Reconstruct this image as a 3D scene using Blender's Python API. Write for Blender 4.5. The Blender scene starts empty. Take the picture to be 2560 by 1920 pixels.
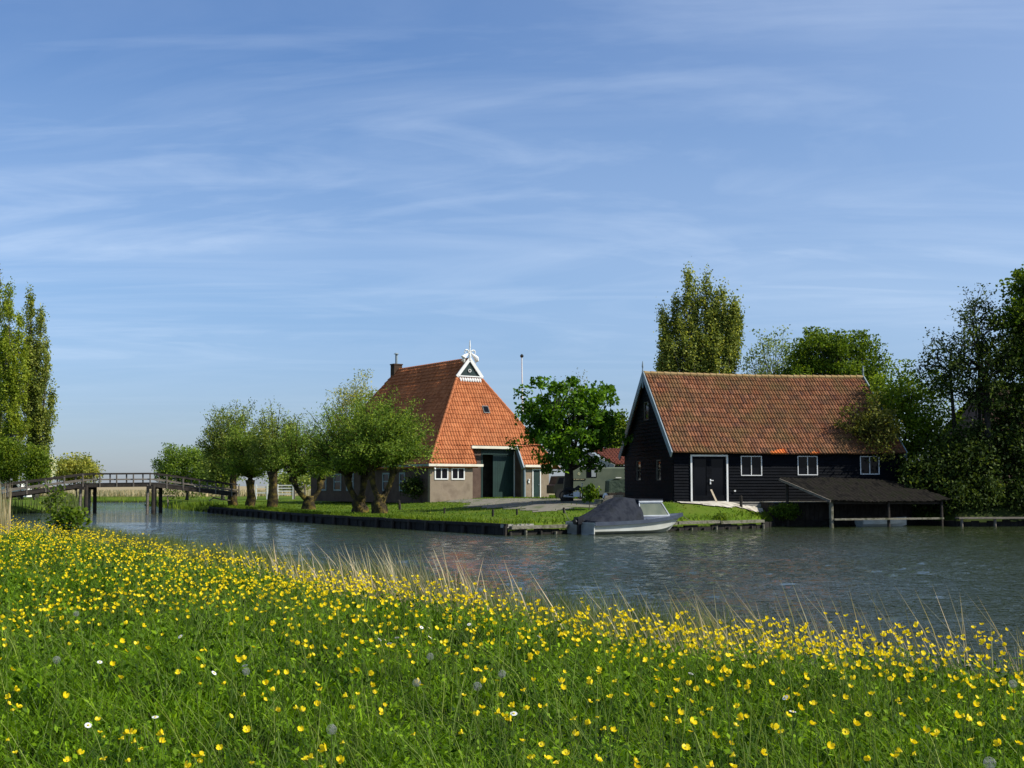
import bpy, math, random
import numpy as np
from mathutils import Vector, Matrix
R = math.radians
random.seed(7); rng = np.random.default_rng(7)
sc = bpy.context.scene
COL = sc.collection

# ------------------------------------------------------------------ camera, sky, sun, exposure
EYE = 2.0; FPX = 3200.0; PITCH = math.atan(255/3200)
cd = bpy.data.cameras.new('camera'); cam = bpy.data.objects.new('camera', cd); COL.objects.link(cam)
cd.sensor_width = 36; cd.lens = 36*FPX/2560; cd.clip_start = .1; cd.clip_end = 9000
cam.location = (0, 0, EYE); cam.rotation_euler = (R(90)+PITCH, 0, 0); sc.camera = cam
SUN_AZ, SUN_EL = 73, 43           # degrees to the right of straight behind the camera, and up
wd = bpy.data.worlds.new("World"); sc.world = wd; wd.use_nodes = True
nt = wd.node_tree; nt.nodes.clear()
def N(t, kind, **kw):
    n = t.nodes.new(kind)
    for k, v in kw.items(): setattr(n, k, v)
    return n
out = N(nt, 'ShaderNodeOutputWorld'); bg = N(nt, 'ShaderNodeBackground'); bg.inputs[1].default_value = .105
sky = N(nt, 'ShaderNodeTexSky', sky_type='NISHITA', sun_disc=False)
sky.sun_elevation = R(SUN_EL); sky.sun_rotation = R(180-SUN_AZ); sky.air_density = 1.0; sky.dust_density = .5; sky.ozone_density = 3.0
tc = N(nt, 'ShaderNodeTexCoord'); sep = N(nt, 'ShaderNodeSeparateXYZ'); nt.links.new(tc.outputs['Generated'], sep.inputs[0])
def M(t, op, a, b=None, c=None, clamp=False):
    n = N(t, 'ShaderNodeMath', operation=op); n.use_clamp = clamp
    for i, v in enumerate((a, b, c)):
        if v is None: continue
        if isinstance(v, (int, float)): n.inputs[i].default_value = v
        else: t.links.new(v, n.inputs[i])
    return n.outputs[0]
zz = M(nt, 'ADD', M(nt, 'MAXIMUM', sep.outputs[2], 0), .10)
cx = M(nt, 'DIVIDE', sep.outputs[0], zz); cy = M(nt, 'DIVIDE', sep.outputs[1], zz)
cmb = N(nt, 'ShaderNodeCombineXYZ'); nt.links.new(cx, cmb.inputs[0]); nt.links.new(cy, cmb.inputs[1])
def cloudnoise(rot, sx, sy, scale, det, dist, seed):
    mp = N(nt, 'ShaderNodeMapping'); mp.inputs['Rotation'].default_value = (0, 0, R(rot)); mp.inputs['Scale'].default_value = (sx, sy, 1); mp.inputs['Location'].default_value = (seed, seed*1.7, 0)
    nt.links.new(cmb.outputs[0], mp.inputs[0])
    no = N(nt, 'ShaderNodeTexNoise'); no.inputs['Scale'].default_value = scale; no.inputs['Detail'].default_value = det; no.inputs['Roughness'].default_value = .56; no.inputs['Distortion'].default_value = dist
    nt.links.new(mp.outputs[0], no.inputs[0]); return no.outputs[0]
def ramp(t, fac, pts):
    r = N(t, 'ShaderNodeValToRGB'); e = r.color_ramp.elements
    while len(e) < len(pts): e.new(.5)
    for i, (p, c) in enumerate(pts):
        e[i].position = p; e[i].color = (c, c, c, 1) if isinstance(c, (int, float)) else (*c, 1)
    t.links.new(fac, r.inputs[0]); return r.outputs[0]
c1 = ramp(nt, cloudnoise(32, .42, 1.15, 1.3, 12, 2.2, 3.1), [(.46, 0), (.80, 1)])
c2 = ramp(nt, cloudnoise(-38, .36, 1.0, 1.6, 13, 2.6, 8.2), [(.50, 0), (.78, 1)])
c3 = ramp(nt, cloudnoise(20, .25, .34, .42, 4, .6, 1.3), [(.36, 0), (.66, 1)])
cl = M(nt, 'ADD', M(nt, 'MULTIPLY', c1, .24), M(nt, 'MULTIPLY', c2, .30))
cl = M(nt, 'MULTIPLY', cl, M(nt, 'ADD', M(nt, 'MULTIPLY', c3, .85), .12))
cl = M(nt, 'ADD', cl, M(nt, 'MULTIPLY', c3, .21))
cl = M(nt, 'ADD', cl, M(nt, 'MULTIPLY', M(nt, 'ADD', sep.outputs[0], .12, clamp=True), .30))
cl = M(nt, 'MULTIPLY', cl, ramp(nt, sep.outputs[2], [(0.03, .15), (.13, 1)]), clamp=True)
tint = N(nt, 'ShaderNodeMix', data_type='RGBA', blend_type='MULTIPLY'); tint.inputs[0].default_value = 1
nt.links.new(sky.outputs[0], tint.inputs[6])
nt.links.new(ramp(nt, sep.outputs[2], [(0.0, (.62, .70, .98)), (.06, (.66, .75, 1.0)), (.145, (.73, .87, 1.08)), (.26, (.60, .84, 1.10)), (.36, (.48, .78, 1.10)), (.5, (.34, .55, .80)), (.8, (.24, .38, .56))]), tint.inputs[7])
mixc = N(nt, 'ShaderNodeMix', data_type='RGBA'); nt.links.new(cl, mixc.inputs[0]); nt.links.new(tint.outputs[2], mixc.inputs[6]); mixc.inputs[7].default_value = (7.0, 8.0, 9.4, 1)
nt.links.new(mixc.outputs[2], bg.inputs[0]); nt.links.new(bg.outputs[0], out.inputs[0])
sl = bpy.data.lights.new('sun', 'SUN'); sl.energy = 4.8; sl.angle = R(.53); sl.color = (1, .95, .86)
so = bpy.data.objects.new('sun', sl); COL.objects.link(so); so.location = (60, -60, 90)
a, e = R(SUN_AZ), R(SUN_EL); tos = Vector((math.sin(a)*math.cos(e), -math.cos(a)*math.cos(e), math.sin(e)))
so.rotation_euler = tos.to_track_quat('Z', 'Y').to_euler()
sc.view_settings.view_transform = 'Standard'; sc.view_settings.look = 'None'; sc.view_settings.exposure = .22; sc.view_settings.gamma = 1
try:
    sc.cycles.max_bounces = 8; sc.cycles.transparent_max_bounces = 8; sc.cycles.use_denoising = True
except Exception: pass

# ------------------------------------------------------------------ helpers
CP, SP = math.cos(PITCH), math.sin(PITCH)
def at(px, py, Y):                     # a point of the photograph (2560x1920) at distance Y
    a = (px-1280)/FPX; b = -(py-960)/FPX
    d = (a, CP-b*SP, SP+b*CP); k = Y/d[1]
    return np.array((d[0]*k, Y, EYE+d[2]*k))
WORLD = {}
def tag(o, label=None, cat=None, group=None, kind=None):
    for k, v in (('label', label), ('category', cat), ('group', group), ('kind', kind)):
        if v: o[k] = v
    return o
def empty(name, loc, label, cat, group=None, rz=0):
    o = bpy.data.objects.new(name, None); COL.objects.link(o); o.location = [float(v) for v in loc]; o.rotation_euler.z = rz
    o.empty_display_size = .2; WORLD[o.name] = np.array(loc, float); return tag(o, label, cat, group)
def mesh(name, V, F, mat, parent=None, loc=None, smooth=False, attr=None, uv=None):
    """V: (n,3) world coordinates; F: list of faces or int array"""
    V = np.asarray(V, dtype=np.float64).reshape(-1, 3)
    base = WORLD[parent.name] if parent is not None else (np.array(loc, float) if loc is not None else np.zeros(3))
    me = bpy.data.meshes.new(name); V = V-base
    if isinstance(F, np.ndarray):
        nf, k = F.shape
        me.vertices.add(len(V)); me.vertices.foreach_set('co', V.astype(np.float32).ravel())
        me.loops.add(nf*k); me.loops.foreach_set('vertex_index', F.astype(np.int32).ravel())
        me.polygons.add(nf); me.polygons.foreach_set('loop_start', np.arange(0, nf*k, k, dtype=np.int32))
        try: me.polygons.foreach_set('loop_total', np.full(nf, k, dtype=np.int32))
        except Exception: pass
        me.update(calc_edges=True)
    else:
        me.from_pydata(V.tolist(), [], F); me.update()
    if smooth: me.polygons.foreach_set('use_smooth', [True]*len(me.polygons))
    if attr is not None:
        at_ = me.attributes.new('rnd', 'FLOAT', 'POINT'); at_.data.foreach_set('value', np.asarray(attr, dtype=np.float32))
    if uv is not None:
        ul = me.uv_layers.new(name='uv'); li = np.empty(len(me.loops), dtype=np.int32); me.loops.foreach_get('vertex_index', li)
        ul.data.foreach_set('uv', np.asarray(uv, dtype=np.float32)[li].ravel())
    me.materials.append(mat)
    o = bpy.data.objects.new(name, me); COL.objects.link(o)
    if parent is not None: o.parent = parent; WORLD[o.name] = base
    else: o.location = base; WORLD[o.name] = base
    return o
class MB:
    def __init__(s): s.v = []; s.f = []
    def add(s, V, F):
        n = len(s.v); s.v += [tuple(map(float, p)) for p in V]; s.f += [tuple(i+n for i in f) for f in F]; return s
    def box(s, o, a, b, c):            # corner o and three edge vectors
        o, a, b, c = (np.array(q, float) for q in (o, a, b, c))
        P = [o, o+a, o+a+b, o+b, o+c, o+a+c, o+a+b+c, o+b+c]
        F = [(0, 3, 2, 1), (4, 5, 6, 7), (0, 1, 5, 4), (1, 2, 6, 5), (2, 3, 7, 6), (3, 0, 4, 7)]
        if np.dot(np.cross(a, b), c) < 0: F = [f[::-1] for f in F]
        return s.add(P, F)
    def beam(s, p, q, w, h, up=(0, 0, 1)):
        p, q, up = np.array(p, float), np.array(q, float), np.array(up, float)
        d = q-p; side = np.cross(d, up); n = np.linalg.norm(side)
        if n < 1e-6: side = np.cross(d, (1, 0, 0)); n = np.linalg.norm(side)
        side = side/n; u2 = np.cross(side, d); u2 /= np.linalg.norm(u2)
        return s.box(p-side*w/2-u2*h/2, d, side*w, u2*h)
    def tube(s, pts, rad, n=6, cap=True):
        pts = [np.array(p, float) for p in pts]
        if isinstance(rad, (int, float)): rad = [rad]*len(pts)
        V = []; F = []; ref = np.array((.3, .2, .93))
        for i, p in enumerate(pts):
            d = pts[min(i+1, len(pts)-1)]-pts[max(i-1, 0)]; d = d/(np.linalg.norm(d)+1e-9)
            a = np.cross(d, ref)
            if np.linalg.norm(a) < .1: a = np.cross(d, (1, 0, 0))
            a /= np.linalg.norm(a); b = np.cross(d, a)
            for k in range(n):
                t = 2*math.pi*k/n; V.append(p+(a*math.cos(t)+b*math.sin(t))*rad[i])
        for i in range(len(pts)-1):
            for k in range(n):
                F.append((i*n+k, i*n+(k+1) % n, (i+1)*n+(k+1) % n, (i+1)*n+k))
        if cap: F += [tuple(range(n))[::-1], tuple((len(pts)-1)*n+k for k in range(n))]
        return s.add(V, F)
    def prism(s, poly, vec):           # flat outline pushed along vec
        n = len(poly); P = [np.array(p, float) for p in poly]; v = np.array(vec, float)
        return s.add(P+[p+v for p in P], [tuple(range(n))[::-1], tuple(range(n, 2*n))]+[(i, (i+1) % n, (i+1) % n+n, i+n) for i in range(n)])
    def out(s, name, mat, parent=None, loc=None, smooth=False): return mesh(name, s.v, s.f, mat, parent, loc, smooth)

# ------------------------------------------------------------------ materials
def mat(name, c1, c2=None, scale=3.0, rough=.8, bump=0., bscale=None, spec=.4, metal=0., trans=0., attr=False, c3=None, stretch=None, detail=5):
    m = bpy.data.materials.new(name); m.use_nodes = True; t = m.node_tree; b = t.nodes['Principled BSDF']
    b.inputs['Roughness'].default_value = rough; b.inputs['Metallic'].default_value = metal; b.inputs['Specular IOR Level'].default_value = spec
    b.inputs['Base Color'].default_value = (*c1, 1)
    tc = N(t, 'ShaderNodeTexCoord'); src = tc.outputs['Object']
    if stretch:
        mp = N(t, 'ShaderNodeMapping'); mp.inputs['Scale'].default_value = stretch; t.links.new(src, mp.inputs[0]); src = mp.outputs[0]
    col = None
    if c2:
        no = N(t, 'ShaderNodeTexNoise'); no.inputs['Scale'].default_value = scale; no.inputs['Detail'].default_value = detail; t.links.new(src, no.inputs[0])
        pts = [(.36, c1), (.64, c2)] if not c3 else [(.33, c1), (.5, c2), (.67, c3)]
        col = ramp(t, no.outputs[0], pts)
        if attr:
            an = N(t, 'ShaderNodeAttribute', attribute_name='rnd'); mx = N(t, 'ShaderNodeMix', data_type='RGBA', blend_type='MULTIPLY'); mx.inputs[0].default_value = 1
            t.links.new(col, mx.inputs[6]); t.links.new(ramp(t, an.outputs['Fac'], [(0, (.38, .45, .4)), (.5, (.85, .9, .8)), (1, (1.9, 1.65, 1.5))]), mx.inputs[7]); col = mx.outputs[2]
        t.links.new(col, b.inputs['Base Color'])
    if bump:
        nb = N(t, 'ShaderNodeTexNoise'); nb.inputs['Scale'].default_value = bscale or scale*4; nb.inputs['Detail'].default_value = 4; t.links.new(src, nb.inputs[0])
        bu = N(t, 'ShaderNodeBump'); bu.inputs['Strength'].default_value = bump; bu.inputs['Distance'].default_value = .05; t.links.new(nb.outputs[0], bu.inputs['Height']); t.links.new(bu.outputs[0], b.inputs['Normal'])
    if trans:
        tr = N(t, 'ShaderNodeBsdfTranslucent'); ms = N(t, 'ShaderNodeMixShader'); ms.inputs[0].default_value = trans
        tr.inputs[0].default_value = (*[min(1, v*1.5) for v in (c2 or c1)], 1)
        if col is not None:
            mg = N(t, 'ShaderNodeMix', data_type='RGBA', blend_type='MULTIPLY'); mg.inputs[0].default_value = 1; t.links.new(col, mg.inputs[6]); mg.inputs[7].default_value = (1.7, 1.6, .8, 1); t.links.new(mg.outputs[2], tr.inputs[0])
        t.links.new(b.outputs[0], ms.inputs[1]); t.links.new(tr.outputs[0], ms.inputs[2]); t.links.new(ms.outputs[0], t.nodes['Material Output'].inputs[0])
    return m
def tile_mat(name, cols, moss, mossc, mscale, var=.35):
    m = bpy.data.materials.new(name); m.use_nodes = True; t = m.node_tree; b = t.nodes['Principled BSDF']; b.inputs['Roughness'].default_value = .7; b.inputs['Specular IOR Level'].default_value = .12
    uv = N(t, 'ShaderNodeUVMap'); fl = N(t, 'ShaderNodeVectorMath', operation='FLOOR'); t.links.new(uv.outputs[0], fl.inputs[0])
    wn = N(t, 'ShaderNodeTexWhiteNoise', noise_dimensions='2D'); t.links.new(fl.outputs[0], wn.inputs[0])
    c = ramp(t, wn.outputs['Value'], [(i/(len(cols)-1), k) for i, k in enumerate(cols)])
    tc = N(t, 'ShaderNodeTexCoord'); no = N(t, 'ShaderNodeTexNoise'); no.inputs['Scale'].default_value = mscale; no.inputs['Detail'].default_value = 6; t.links.new(tc.outputs['Object'], no.inputs[0])
    mx = N(t, 'ShaderNodeMix', data_type='RGBA'); t.links.new(ramp(t, no.outputs[0], [(.42, 0), (.72, moss)]), mx.inputs[0]); t.links.new(c, mx.inputs[6]); mx.inputs[7].default_value = (*mossc, 1)
    n2 = N(t, 'ShaderNodeTexNoise'); n2.inputs['Scale'].default_value = 14; n2.inputs['Detail'].default_value = 4; t.links.new(tc.outputs['Object'], n2.inputs[0])
    m2 = N(t, 'ShaderNodeMix', data_type='RGBA', blend_type='MULTIPLY'); m2.inputs[0].default_value = var; t.links.new(mx.outputs[2], m2.inputs[6]); t.links.new(ramp(t, n2.outputs[0], [(.3, .35), (.7, 1.5)]), m2.inputs[7])
    t.links.new(m2.outputs[2], b.inputs['Base Color']); return m
m_tile_f = tile_mat('orange_tile', [(.36, .115, .042), (.45, .155, .058), (.53, .195, .078), (.40, .13, .05)], .35, (.22, .085, .04), .6)
m_tile_b = tile_mat('weathered_tile', [(.15, .065, .035), (.23, .090, .042), (.30, .135, .070), (.11, .052, .035), (.20, .090, .045)], .7, (.15, .105, .04), .9, .6)
m_tile_new = tile_mat('new_tile', [(.62, .17, .045), (.7, .2, .05)], .05, (.3, .1, .04), 1)
m_tile_old = tile_mat('old_tile', [(.028, .017, .010), (.045, .024, .014), (.036, .021, .012)], .6, (.02, .021, .009), 1)
m_white = mat('white_paint', (.82, .82, .79), (.72, .72, .68), 2.5, .45)
m_cream = mat('cream_paint', (.80, .75, .60), (.68, .63, .50), 1.5, .5)
m_greypaint = mat('grey_blue_paint', (.20, .26, .29), (.27, .33, .36), 3, .55)
m_greengrey = mat('grey_green_paint', (.26, .31, .29), (.19, .24, .23), 3, .55)
m_black = mat('black_tarred_wood', (.0016, .0024, .0042), (.0046, .0060, .0092), 2.2, .7, .3, 26, stretch=(1, 1, 6), spec=.09)
m_dgreen = mat('dark_green_paint', (.010, .030, .026), (.014, .040, .034), 1.2, .5)
m_gable = mat('gable_green_paint', (.010, .026, .024), (.013, .032, .028), 1.2, .5)
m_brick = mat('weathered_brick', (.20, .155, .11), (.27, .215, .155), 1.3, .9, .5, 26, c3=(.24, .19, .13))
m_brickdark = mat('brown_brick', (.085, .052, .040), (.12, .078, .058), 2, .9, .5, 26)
m_glass = mat('dark_window_glass', (.006, .007, .010), rough=.05, spec=.13)
m_concrete = mat('concrete', (.34, .32, .28), (.25, .24, .21), 2, .9, .3)
m_wood = mat('weathered_wood', (.14, .12, .095), (.22, .19, .15), 4, .85, .4, 22, stretch=(1, 1, 4))
m_wooddark = mat('dark_wet_wood', (.020, .016, .012), (.045, .036, .027), 3, .85, .4, 20)
m_quay = mat('quay_boards', (.007, .006, .005), (.022, .018, .012), 1.6, .85, .5, 14, stretch=(2.5, 2.5, .6))
m_mossy = mat('mossy_timber', (.07, .07, .035), (.20, .185, .14), 2.8, .9, .5, 16, c3=(.035, .045, .015))
m_freshwood = mat('fresh_wood', (.62, .52, .36), (.52, .42, .28), 3, .7)
m_bark = mat('willow_bark', (.020, .016, .011), (.055, .042, .022), 3.4, .95, 1., 14, c3=(.15, .11, .025), detail=8, spec=.1)
m_bark2 = mat('grey_bark', (.05, .045, .035), (.11, .10, .08), 4, .95, .6, 12)
m_barkdark = mat('dark_bark', (.022, .018, .014), (.05, .042, .032), 4, .95, .6, 12)
def leafmat(name, dark, light, trans=.38, scale=1.1):
    dark = [v*1.7 for v in dark]; light = [v*1.85 for v in light]
    return mat(name, dark, light, scale, .6, attr=True, trans=trans, spec=.14, detail=3)
L_willow = leafmat('willow_leaves', (.048, .085, .012), (.115, .168, .026))
L_willow2 = leafmat('silver_willow_leaves', (.068, .100, .020), (.145, .180, .042))
L_ywillow = leafmat('golden_willow_leaves', (.13, .15, .028), (.20, .20, .045))
L_chest = leafmat('chestnut_leaves', (.018, .050, .004), (.070, .140, .009), .38)
L_poplar = leafmat('poplar_leaves', (.085, .110, .022), (.165, .190, .050))
L_poplar2 = leafmat('young_poplar_leaves', (.085, .120, .010), (.16, .195, .025))
L_fresh = leafmat('fresh_leaves', (.024, .050, .004), (.080, .120, .010), .34)
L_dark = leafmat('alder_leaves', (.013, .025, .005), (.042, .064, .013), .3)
L_bronze = leafmat('bronze_young_leaves', (.07, .075, .02), (.13, .12, .03))
L_spring = leafmat('spring_leaves', (.045, .085, .007), (.125, .175, .016), .42)
L_olive = leafmat('airy_leaves', (.085, .12, .05), (.13, .17, .075))
L_bush = leafmat('bush_leaves', (.036, .066, .006), (.095, .130, .012))
L_grass = leafmat('meadow_grass', (.010, .032, .001), (.092, .165, .005), .32, 4.5)
L_grasslight = leafmat('grass_stems', (.09, .13, .03), (.14, .18, .05), .4)
L_lawn = leafmat('lawn_blades', (.040, .075, .005), (.085, .120, .009), .35, 1.2)
L_reed = leafmat('dry_reed', (.20, .17, .11), (.27, .235, .165), .3)
L_reedgreen = leafmat('young_reed', (.055, .075, .022), (.095, .115, .042), .35)
m_stem = mat('flower_stem', (.075, .115, .016), rough=.6, trans=.2)
m_petal = mat('buttercup_petal', (.86, .66, .010), (.95, .76, .020), 40, .45, spec=.2, trans=.3)
m_petalc = mat('buttercup_centre', (.62, .50, .03), rough=.7)
m_daisy = mat('white_petal', (.85, .86, .86), rough=.6, trans=.3)
m_clock = mat('dandelion_down', (.36, .37, .33), rough=.9, trans=.4)

# ------------------------------------------------------------------ terrain
WP = np.array([(1.4, 12.2), (-39.5, 84), (-36.5, 90), (-34, 96), (-34.4, 101), (-43, 130), (-53, 157), (-40, 158), (-37, 130), (-26, 104), (-22.9, 97.5), (-10.1, 68.8),
      (-.2, 52.5), (11.9, 61.3), (13.2, 64.6), (20.9, 66.6), (22.0, 63.8), (30, 64.5), (60, 68), (140, 75), (140, -42), (44, -42), (10.5, 3.2), (4.2, 9.3)], float)
def sdw(x, y):                        # signed distance to the water's edge, positive on land; and the nearest edge
    x = np.asarray(x, float); y = np.asarray(y, float); d = np.full(x.shape, 1e9); idx = np.zeros(x.shape, int); ins = np.zeros(x.shape, bool)
    n = len(WP)
    for i in range(n):
        ax, ay = WP[i]; bx, by = WP[(i+1) % n]; ex, ey = bx-ax, by-ay
        t = np.clip(((x-ax)*ex+(y-ay)*ey)/(ex*ex+ey*ey), 0, 1); q = np.hypot(x-ax-t*ex, y-ay-t*ey)
        m = q < d; d = np.where(m, q, d); idx = np.where(m, i, idx)
        c = ((ay > y) != (by > y)); xi = ax+(y-ay)/(by-ay if by != ay else 1e-9)*ex; ins ^= c & (x < xi)
    return np.where(ins, -d, d), np.where(idx >= 20, 0, idx)   # the last edges belong to the near bank too
sm = lambda t: (lambda u: u*u*(3-2*u))(np.clip(t, 0, 1))
def height(x, y):
    x = np.asarray(x, float); y = np.asarray(y, float); d, i = sdw(x, y)
    near = -.6+1.5*sm((d+1.5)/4.6)+.05*np.sin(x*.9+y*.4)+.04*np.sin(y*.7-x*1.3)
    w = np.interp(x, [-10, 4, 7, 11, 14], [26, 12, 4.2, 2.2, .85])
    quay = np.where(d < .12, -.6, np.where(d < .5, -.6+(d-.12)/.38*1.05, .45+.72*sm((d-.5)/w)))+.02*np.sin(x*1.7+y)
    nat = -.6+1.15*sm((d+.5)/2.2)+.2*sm(d/12)
    h = np.where(i == 0, near, quay)
    return np.where((i >= 1) & (i <= 8), nat, h)
def gz(x, y): return float(height(np.array([x]), np.array([y]))[0])
def gnd(px, py):                      # where the ray through a photo pixel meets the ground
    lo = 3.0
    for Y in np.arange(3, 400, .25):
        p = at(px, py, Y)
        if p[2] < gz(p[0], p[1]): return np.array((p[0], Y, gz(p[0], p[1])))
    return at(px, py, 200)
def axis(segs): return np.unique(np.concatenate([np.arange(a, b, s) for a, b, s in segs]))
gx = axis([(-6000, -300, 400), (-300, -80, 12), (-80, -46, 2), (-46, 34, .42), (34, 80, 2), (80, 300, 14), (300, 6001, 400)])
gy = axis([(-900, -60, 80), (-60, 0, 4), (0, 50, .6), (50, 74, .4), (74, 130, .8), (130, 180, 2.5), (180, 400, 15), (400, 7001, 300)])
X, Y_ = np.meshgrid(gx, gy); Z = height(X, Y_); nx, ny = len(gx), len(gy)
idx = np.arange(nx*ny).reshape(ny, nx); F = np.stack([idx[:-1, :-1], idx[:-1, 1:], idx[1:, 1:], idx[1:, :-1]], -1).reshape(-1, 4)
def ground_mat():
    m = mat('ground_grass', (.050, .095, .009), (.085, .14, .013), .55, .95, .6, 9, c3=(.11, .14, .022), detail=8, spec=.05); t = m.node_tree; b = t.nodes['Principled BSDF']
    old = b.inputs['Base Color'].links[0].from_socket
    g = N(t, 'ShaderNodeNewGeometry'); s = N(t, 'ShaderNodeSeparateXYZ'); t.links.new(g.outputs['Position'], s.inputs[0])
    far = M(t, 'MULTIPLY', M(t, 'SUBTRACT', s.outputs[1], 158), .02, clamp=True)   # the dry reed land beyond the canal's end
    mx = N(t, 'ShaderNodeMix', data_type='RGBA'); t.links.new(far, mx.inputs[0]); t.links.new(old, mx.inputs[6]); mx.inputs[7].default_value = (.33, .27, .16, 1)
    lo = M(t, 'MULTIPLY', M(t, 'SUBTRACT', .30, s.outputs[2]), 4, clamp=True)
    nr = M(t, 'MAXIMUM', M(t, 'MULTIPLY', M(t, 'SUBTRACT', 50, s.outputs[1]), .2, clamp=True), M(t, 'MULTIPLY', M(t, 'SUBTRACT', s.outputs[0], 21.5), 1., clamp=True)); lo = M(t, 'MAXIMUM', lo, M(t, 'MULTIPLY', nr, .8))  # dark soil on the near side; tree shade painted into the right bank
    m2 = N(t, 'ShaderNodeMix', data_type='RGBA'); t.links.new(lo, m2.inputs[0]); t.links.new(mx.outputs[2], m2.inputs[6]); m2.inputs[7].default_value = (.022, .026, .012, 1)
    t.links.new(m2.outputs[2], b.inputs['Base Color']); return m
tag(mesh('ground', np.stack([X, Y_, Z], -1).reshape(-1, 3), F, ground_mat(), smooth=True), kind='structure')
# water
def water_mat():
    m = bpy.data.materials.new('canal_water'); m.use_nodes = True; t = m.node_tree; b = t.nodes['Principled BSDF']
    b.inputs['Base Color'].default_value = (.024, .034, .012, 1); b.inputs['Roughness'].default_value = .03; b.inputs['IOR'].default_value = 1.33; b.inputs['Specular IOR Level'].default_value = .5
    tc = N(t, 'ShaderNodeTexCoord')
    def lay(scale, sx, sy, rot, det):
        mp = N(t, 'ShaderNodeMapping'); mp.inputs['Scale'].default_value = (sx, sy, 1); mp.inputs['Rotation'].default_value = (0, 0, R(rot)); t.links.new(tc.outputs['Object'], mp.inputs[0])
        n = N(t, 'ShaderNodeTexNoise'); n.inputs['Scale'].default_value = scale; n.inputs['Detail'].default_value = det; n.inputs['Distortion'].default_value = .4; t.links.new(mp.outputs[0], n.inputs[0]); return n.outputs[0]
    h = M(t, 'ADD', M(t, 'MULTIPLY', lay(5.0, .62, 1.25, 12, 3), 1.0), M(t, 'ADD', M(t, 'MULTIPLY', lay(12, .7, 1.2, -20, 2), .80), M(t, 'MULTIPLY', lay(1.3, .8, 1, 30, 2), .9)))
    amp = ramp(t, lay(.12, 1, 1.8, 10, 3), [(.35, .55), (.62, 1)])
    bu = N(t, 'ShaderNodeBump'); bu.inputs['Distance'].default_value = .062; t.links.new(amp, bu.inputs['Strength']); t.links.new(h, bu.inputs['Height']); t.links.new(bu.outputs[0], b.inputs['Normal']); return m
wx_ = axis([(-140, -48, 6), (-48, -26, .5), (-26, 28, .13), (28, 60, 1), (60, 270, 10)]); wy_ = axis([(-130, 2, 4), (2, 5, .5), (5, 72, .13), (72, 110, .4), (110, 210, 5)])
WX, WY = np.meshgrid(wx_, wy_); WZ = np.zeros(WX.shape); wr = np.random.default_rng(11)
for k in range(30):                    # wind ripples as real geometry, 0.4 to 0.8 m long
    lam = .36*2.3**wr.random(); th = R(66)+wr.normal()*.6; WZ += lam*.0053*np.sin(2*np.pi/lam*(WX*math.cos(th)+WY*math.sin(th))+wr.random()*6.28)
gust = .55+.45*np.sin(WX*.21+1.2*np.sin(WY*.13))*np.sin(WY*.17+.8*np.sin(WX*.11)+1); fine = ((WX > -26) & (WX < 28) & (WY > 5) & (WY < 72))
WZ = WZ*(.45+.6*gust)*fine*np.interp(WY, [8, 26, 44, 58], [1.1, 1.0, .6, .35])*np.clip((WX+26)/3, 0, 1)*np.clip((28-WX)/3, 0, 1)*np.clip((72-WY)/5, 0, 1); nx, ny = len(wx_), len(wy_)
idx = np.arange(nx*ny).reshape(ny, nx); F = np.stack([idx[:-1, :-1], idx[:-1, 1:], idx[1:, 1:], idx[1:, :-1]], -1).reshape(-1, 4)
tag(mesh('water', np.stack([WX, WY, WZ], -1).reshape(-1, 3), F, water_mat(), smooth=True), kind='structure')

def drape(name, poly, mt, dz, step=.3, rag=.25, seed=0):
    P = np.array(poly, float); x0, y0 = P.min(0)-.6; x1, y1 = P.max(0)+.6
    xs = np.arange(x0, x1, step); ys = np.arange(y0, y1, step); A, B = np.meshgrid(xs, ys)
    ins = np.zeros(A.shape, bool); n = len(P)
    A2 = A+rag*np.sin(B*2.3+seed)+rag*.5*np.sin(B*5.1+seed+A); B2 = B+rag*np.sin(A*1.9+seed*2)+rag*.5*np.sin(A*4.7+B)
    for i in range(n):
        ax, ay = P[i]; bx, by = P[(i+1) % n]; c = ((ay > B2) != (by > B2)); ins ^= c & (A2 < ax+(B2-ay)/(by-ay if by != ay else 1e-9)*(bx-ax))
    k = np.arange(A.size).reshape(A.shape); q = ins[:-1, :-1] & ins[1:, 1:] & ins[1:, :-1] & ins[:-1, 1:]
    F = np.stack([k[:-1, :-1], k[:-1, 1:], k[1:, 1:], k[1:, :-1]], -1)[q]
    V = np.stack([A, B, height(A, B)+dz], -1).reshape(-1, 3)
    u, inv = np.unique(F, return_inverse=True)
    return tag(mesh(name, V[u], inv.reshape(F.shape).astype(np.int32), mt, smooth=True), kind='structure')
G2 = lambda px, py: gnd(px, py)[:2]
m_gravel = mat('gravel', (.15, .14, .105), (.22, .20, .155), 1.1, .95, .6, 20, c3=(.075, .105, .03), detail=10)
m_sand = mat('sandy_rubble', (.42, .38, .30), (.56, .52, .44), 1.8, .95, .9, 6, c3=(.24, .21, .16), detail=8)
drape('gravel_path', [G2(1085, 1249), G2(1210, 1247.5), G2(1320, 1246), G2(1420, 1247), G2(1560, 1250), G2(1580, 1266), G2(1440, 1270), G2(1400, 1280), G2(1340, 1283), G2(1280, 1274), G2(1150, 1270), G2(1170, 1260), G2(1080, 1253)], m_gravel, .02, seed=1)
SANDP = [G2(1676, 1255), (8.2, 65.0), (14.9, 66.35), G2(1962, 1263), G2(1930, 1272), G2(1905, 1281), G2(1862, 1279), G2(1800, 1270), G2(1745, 1264), G2(1690, 1262)]
drape('sand_terrace', SANDP, m_sand, .06, .12, .16, seed=4)

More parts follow.
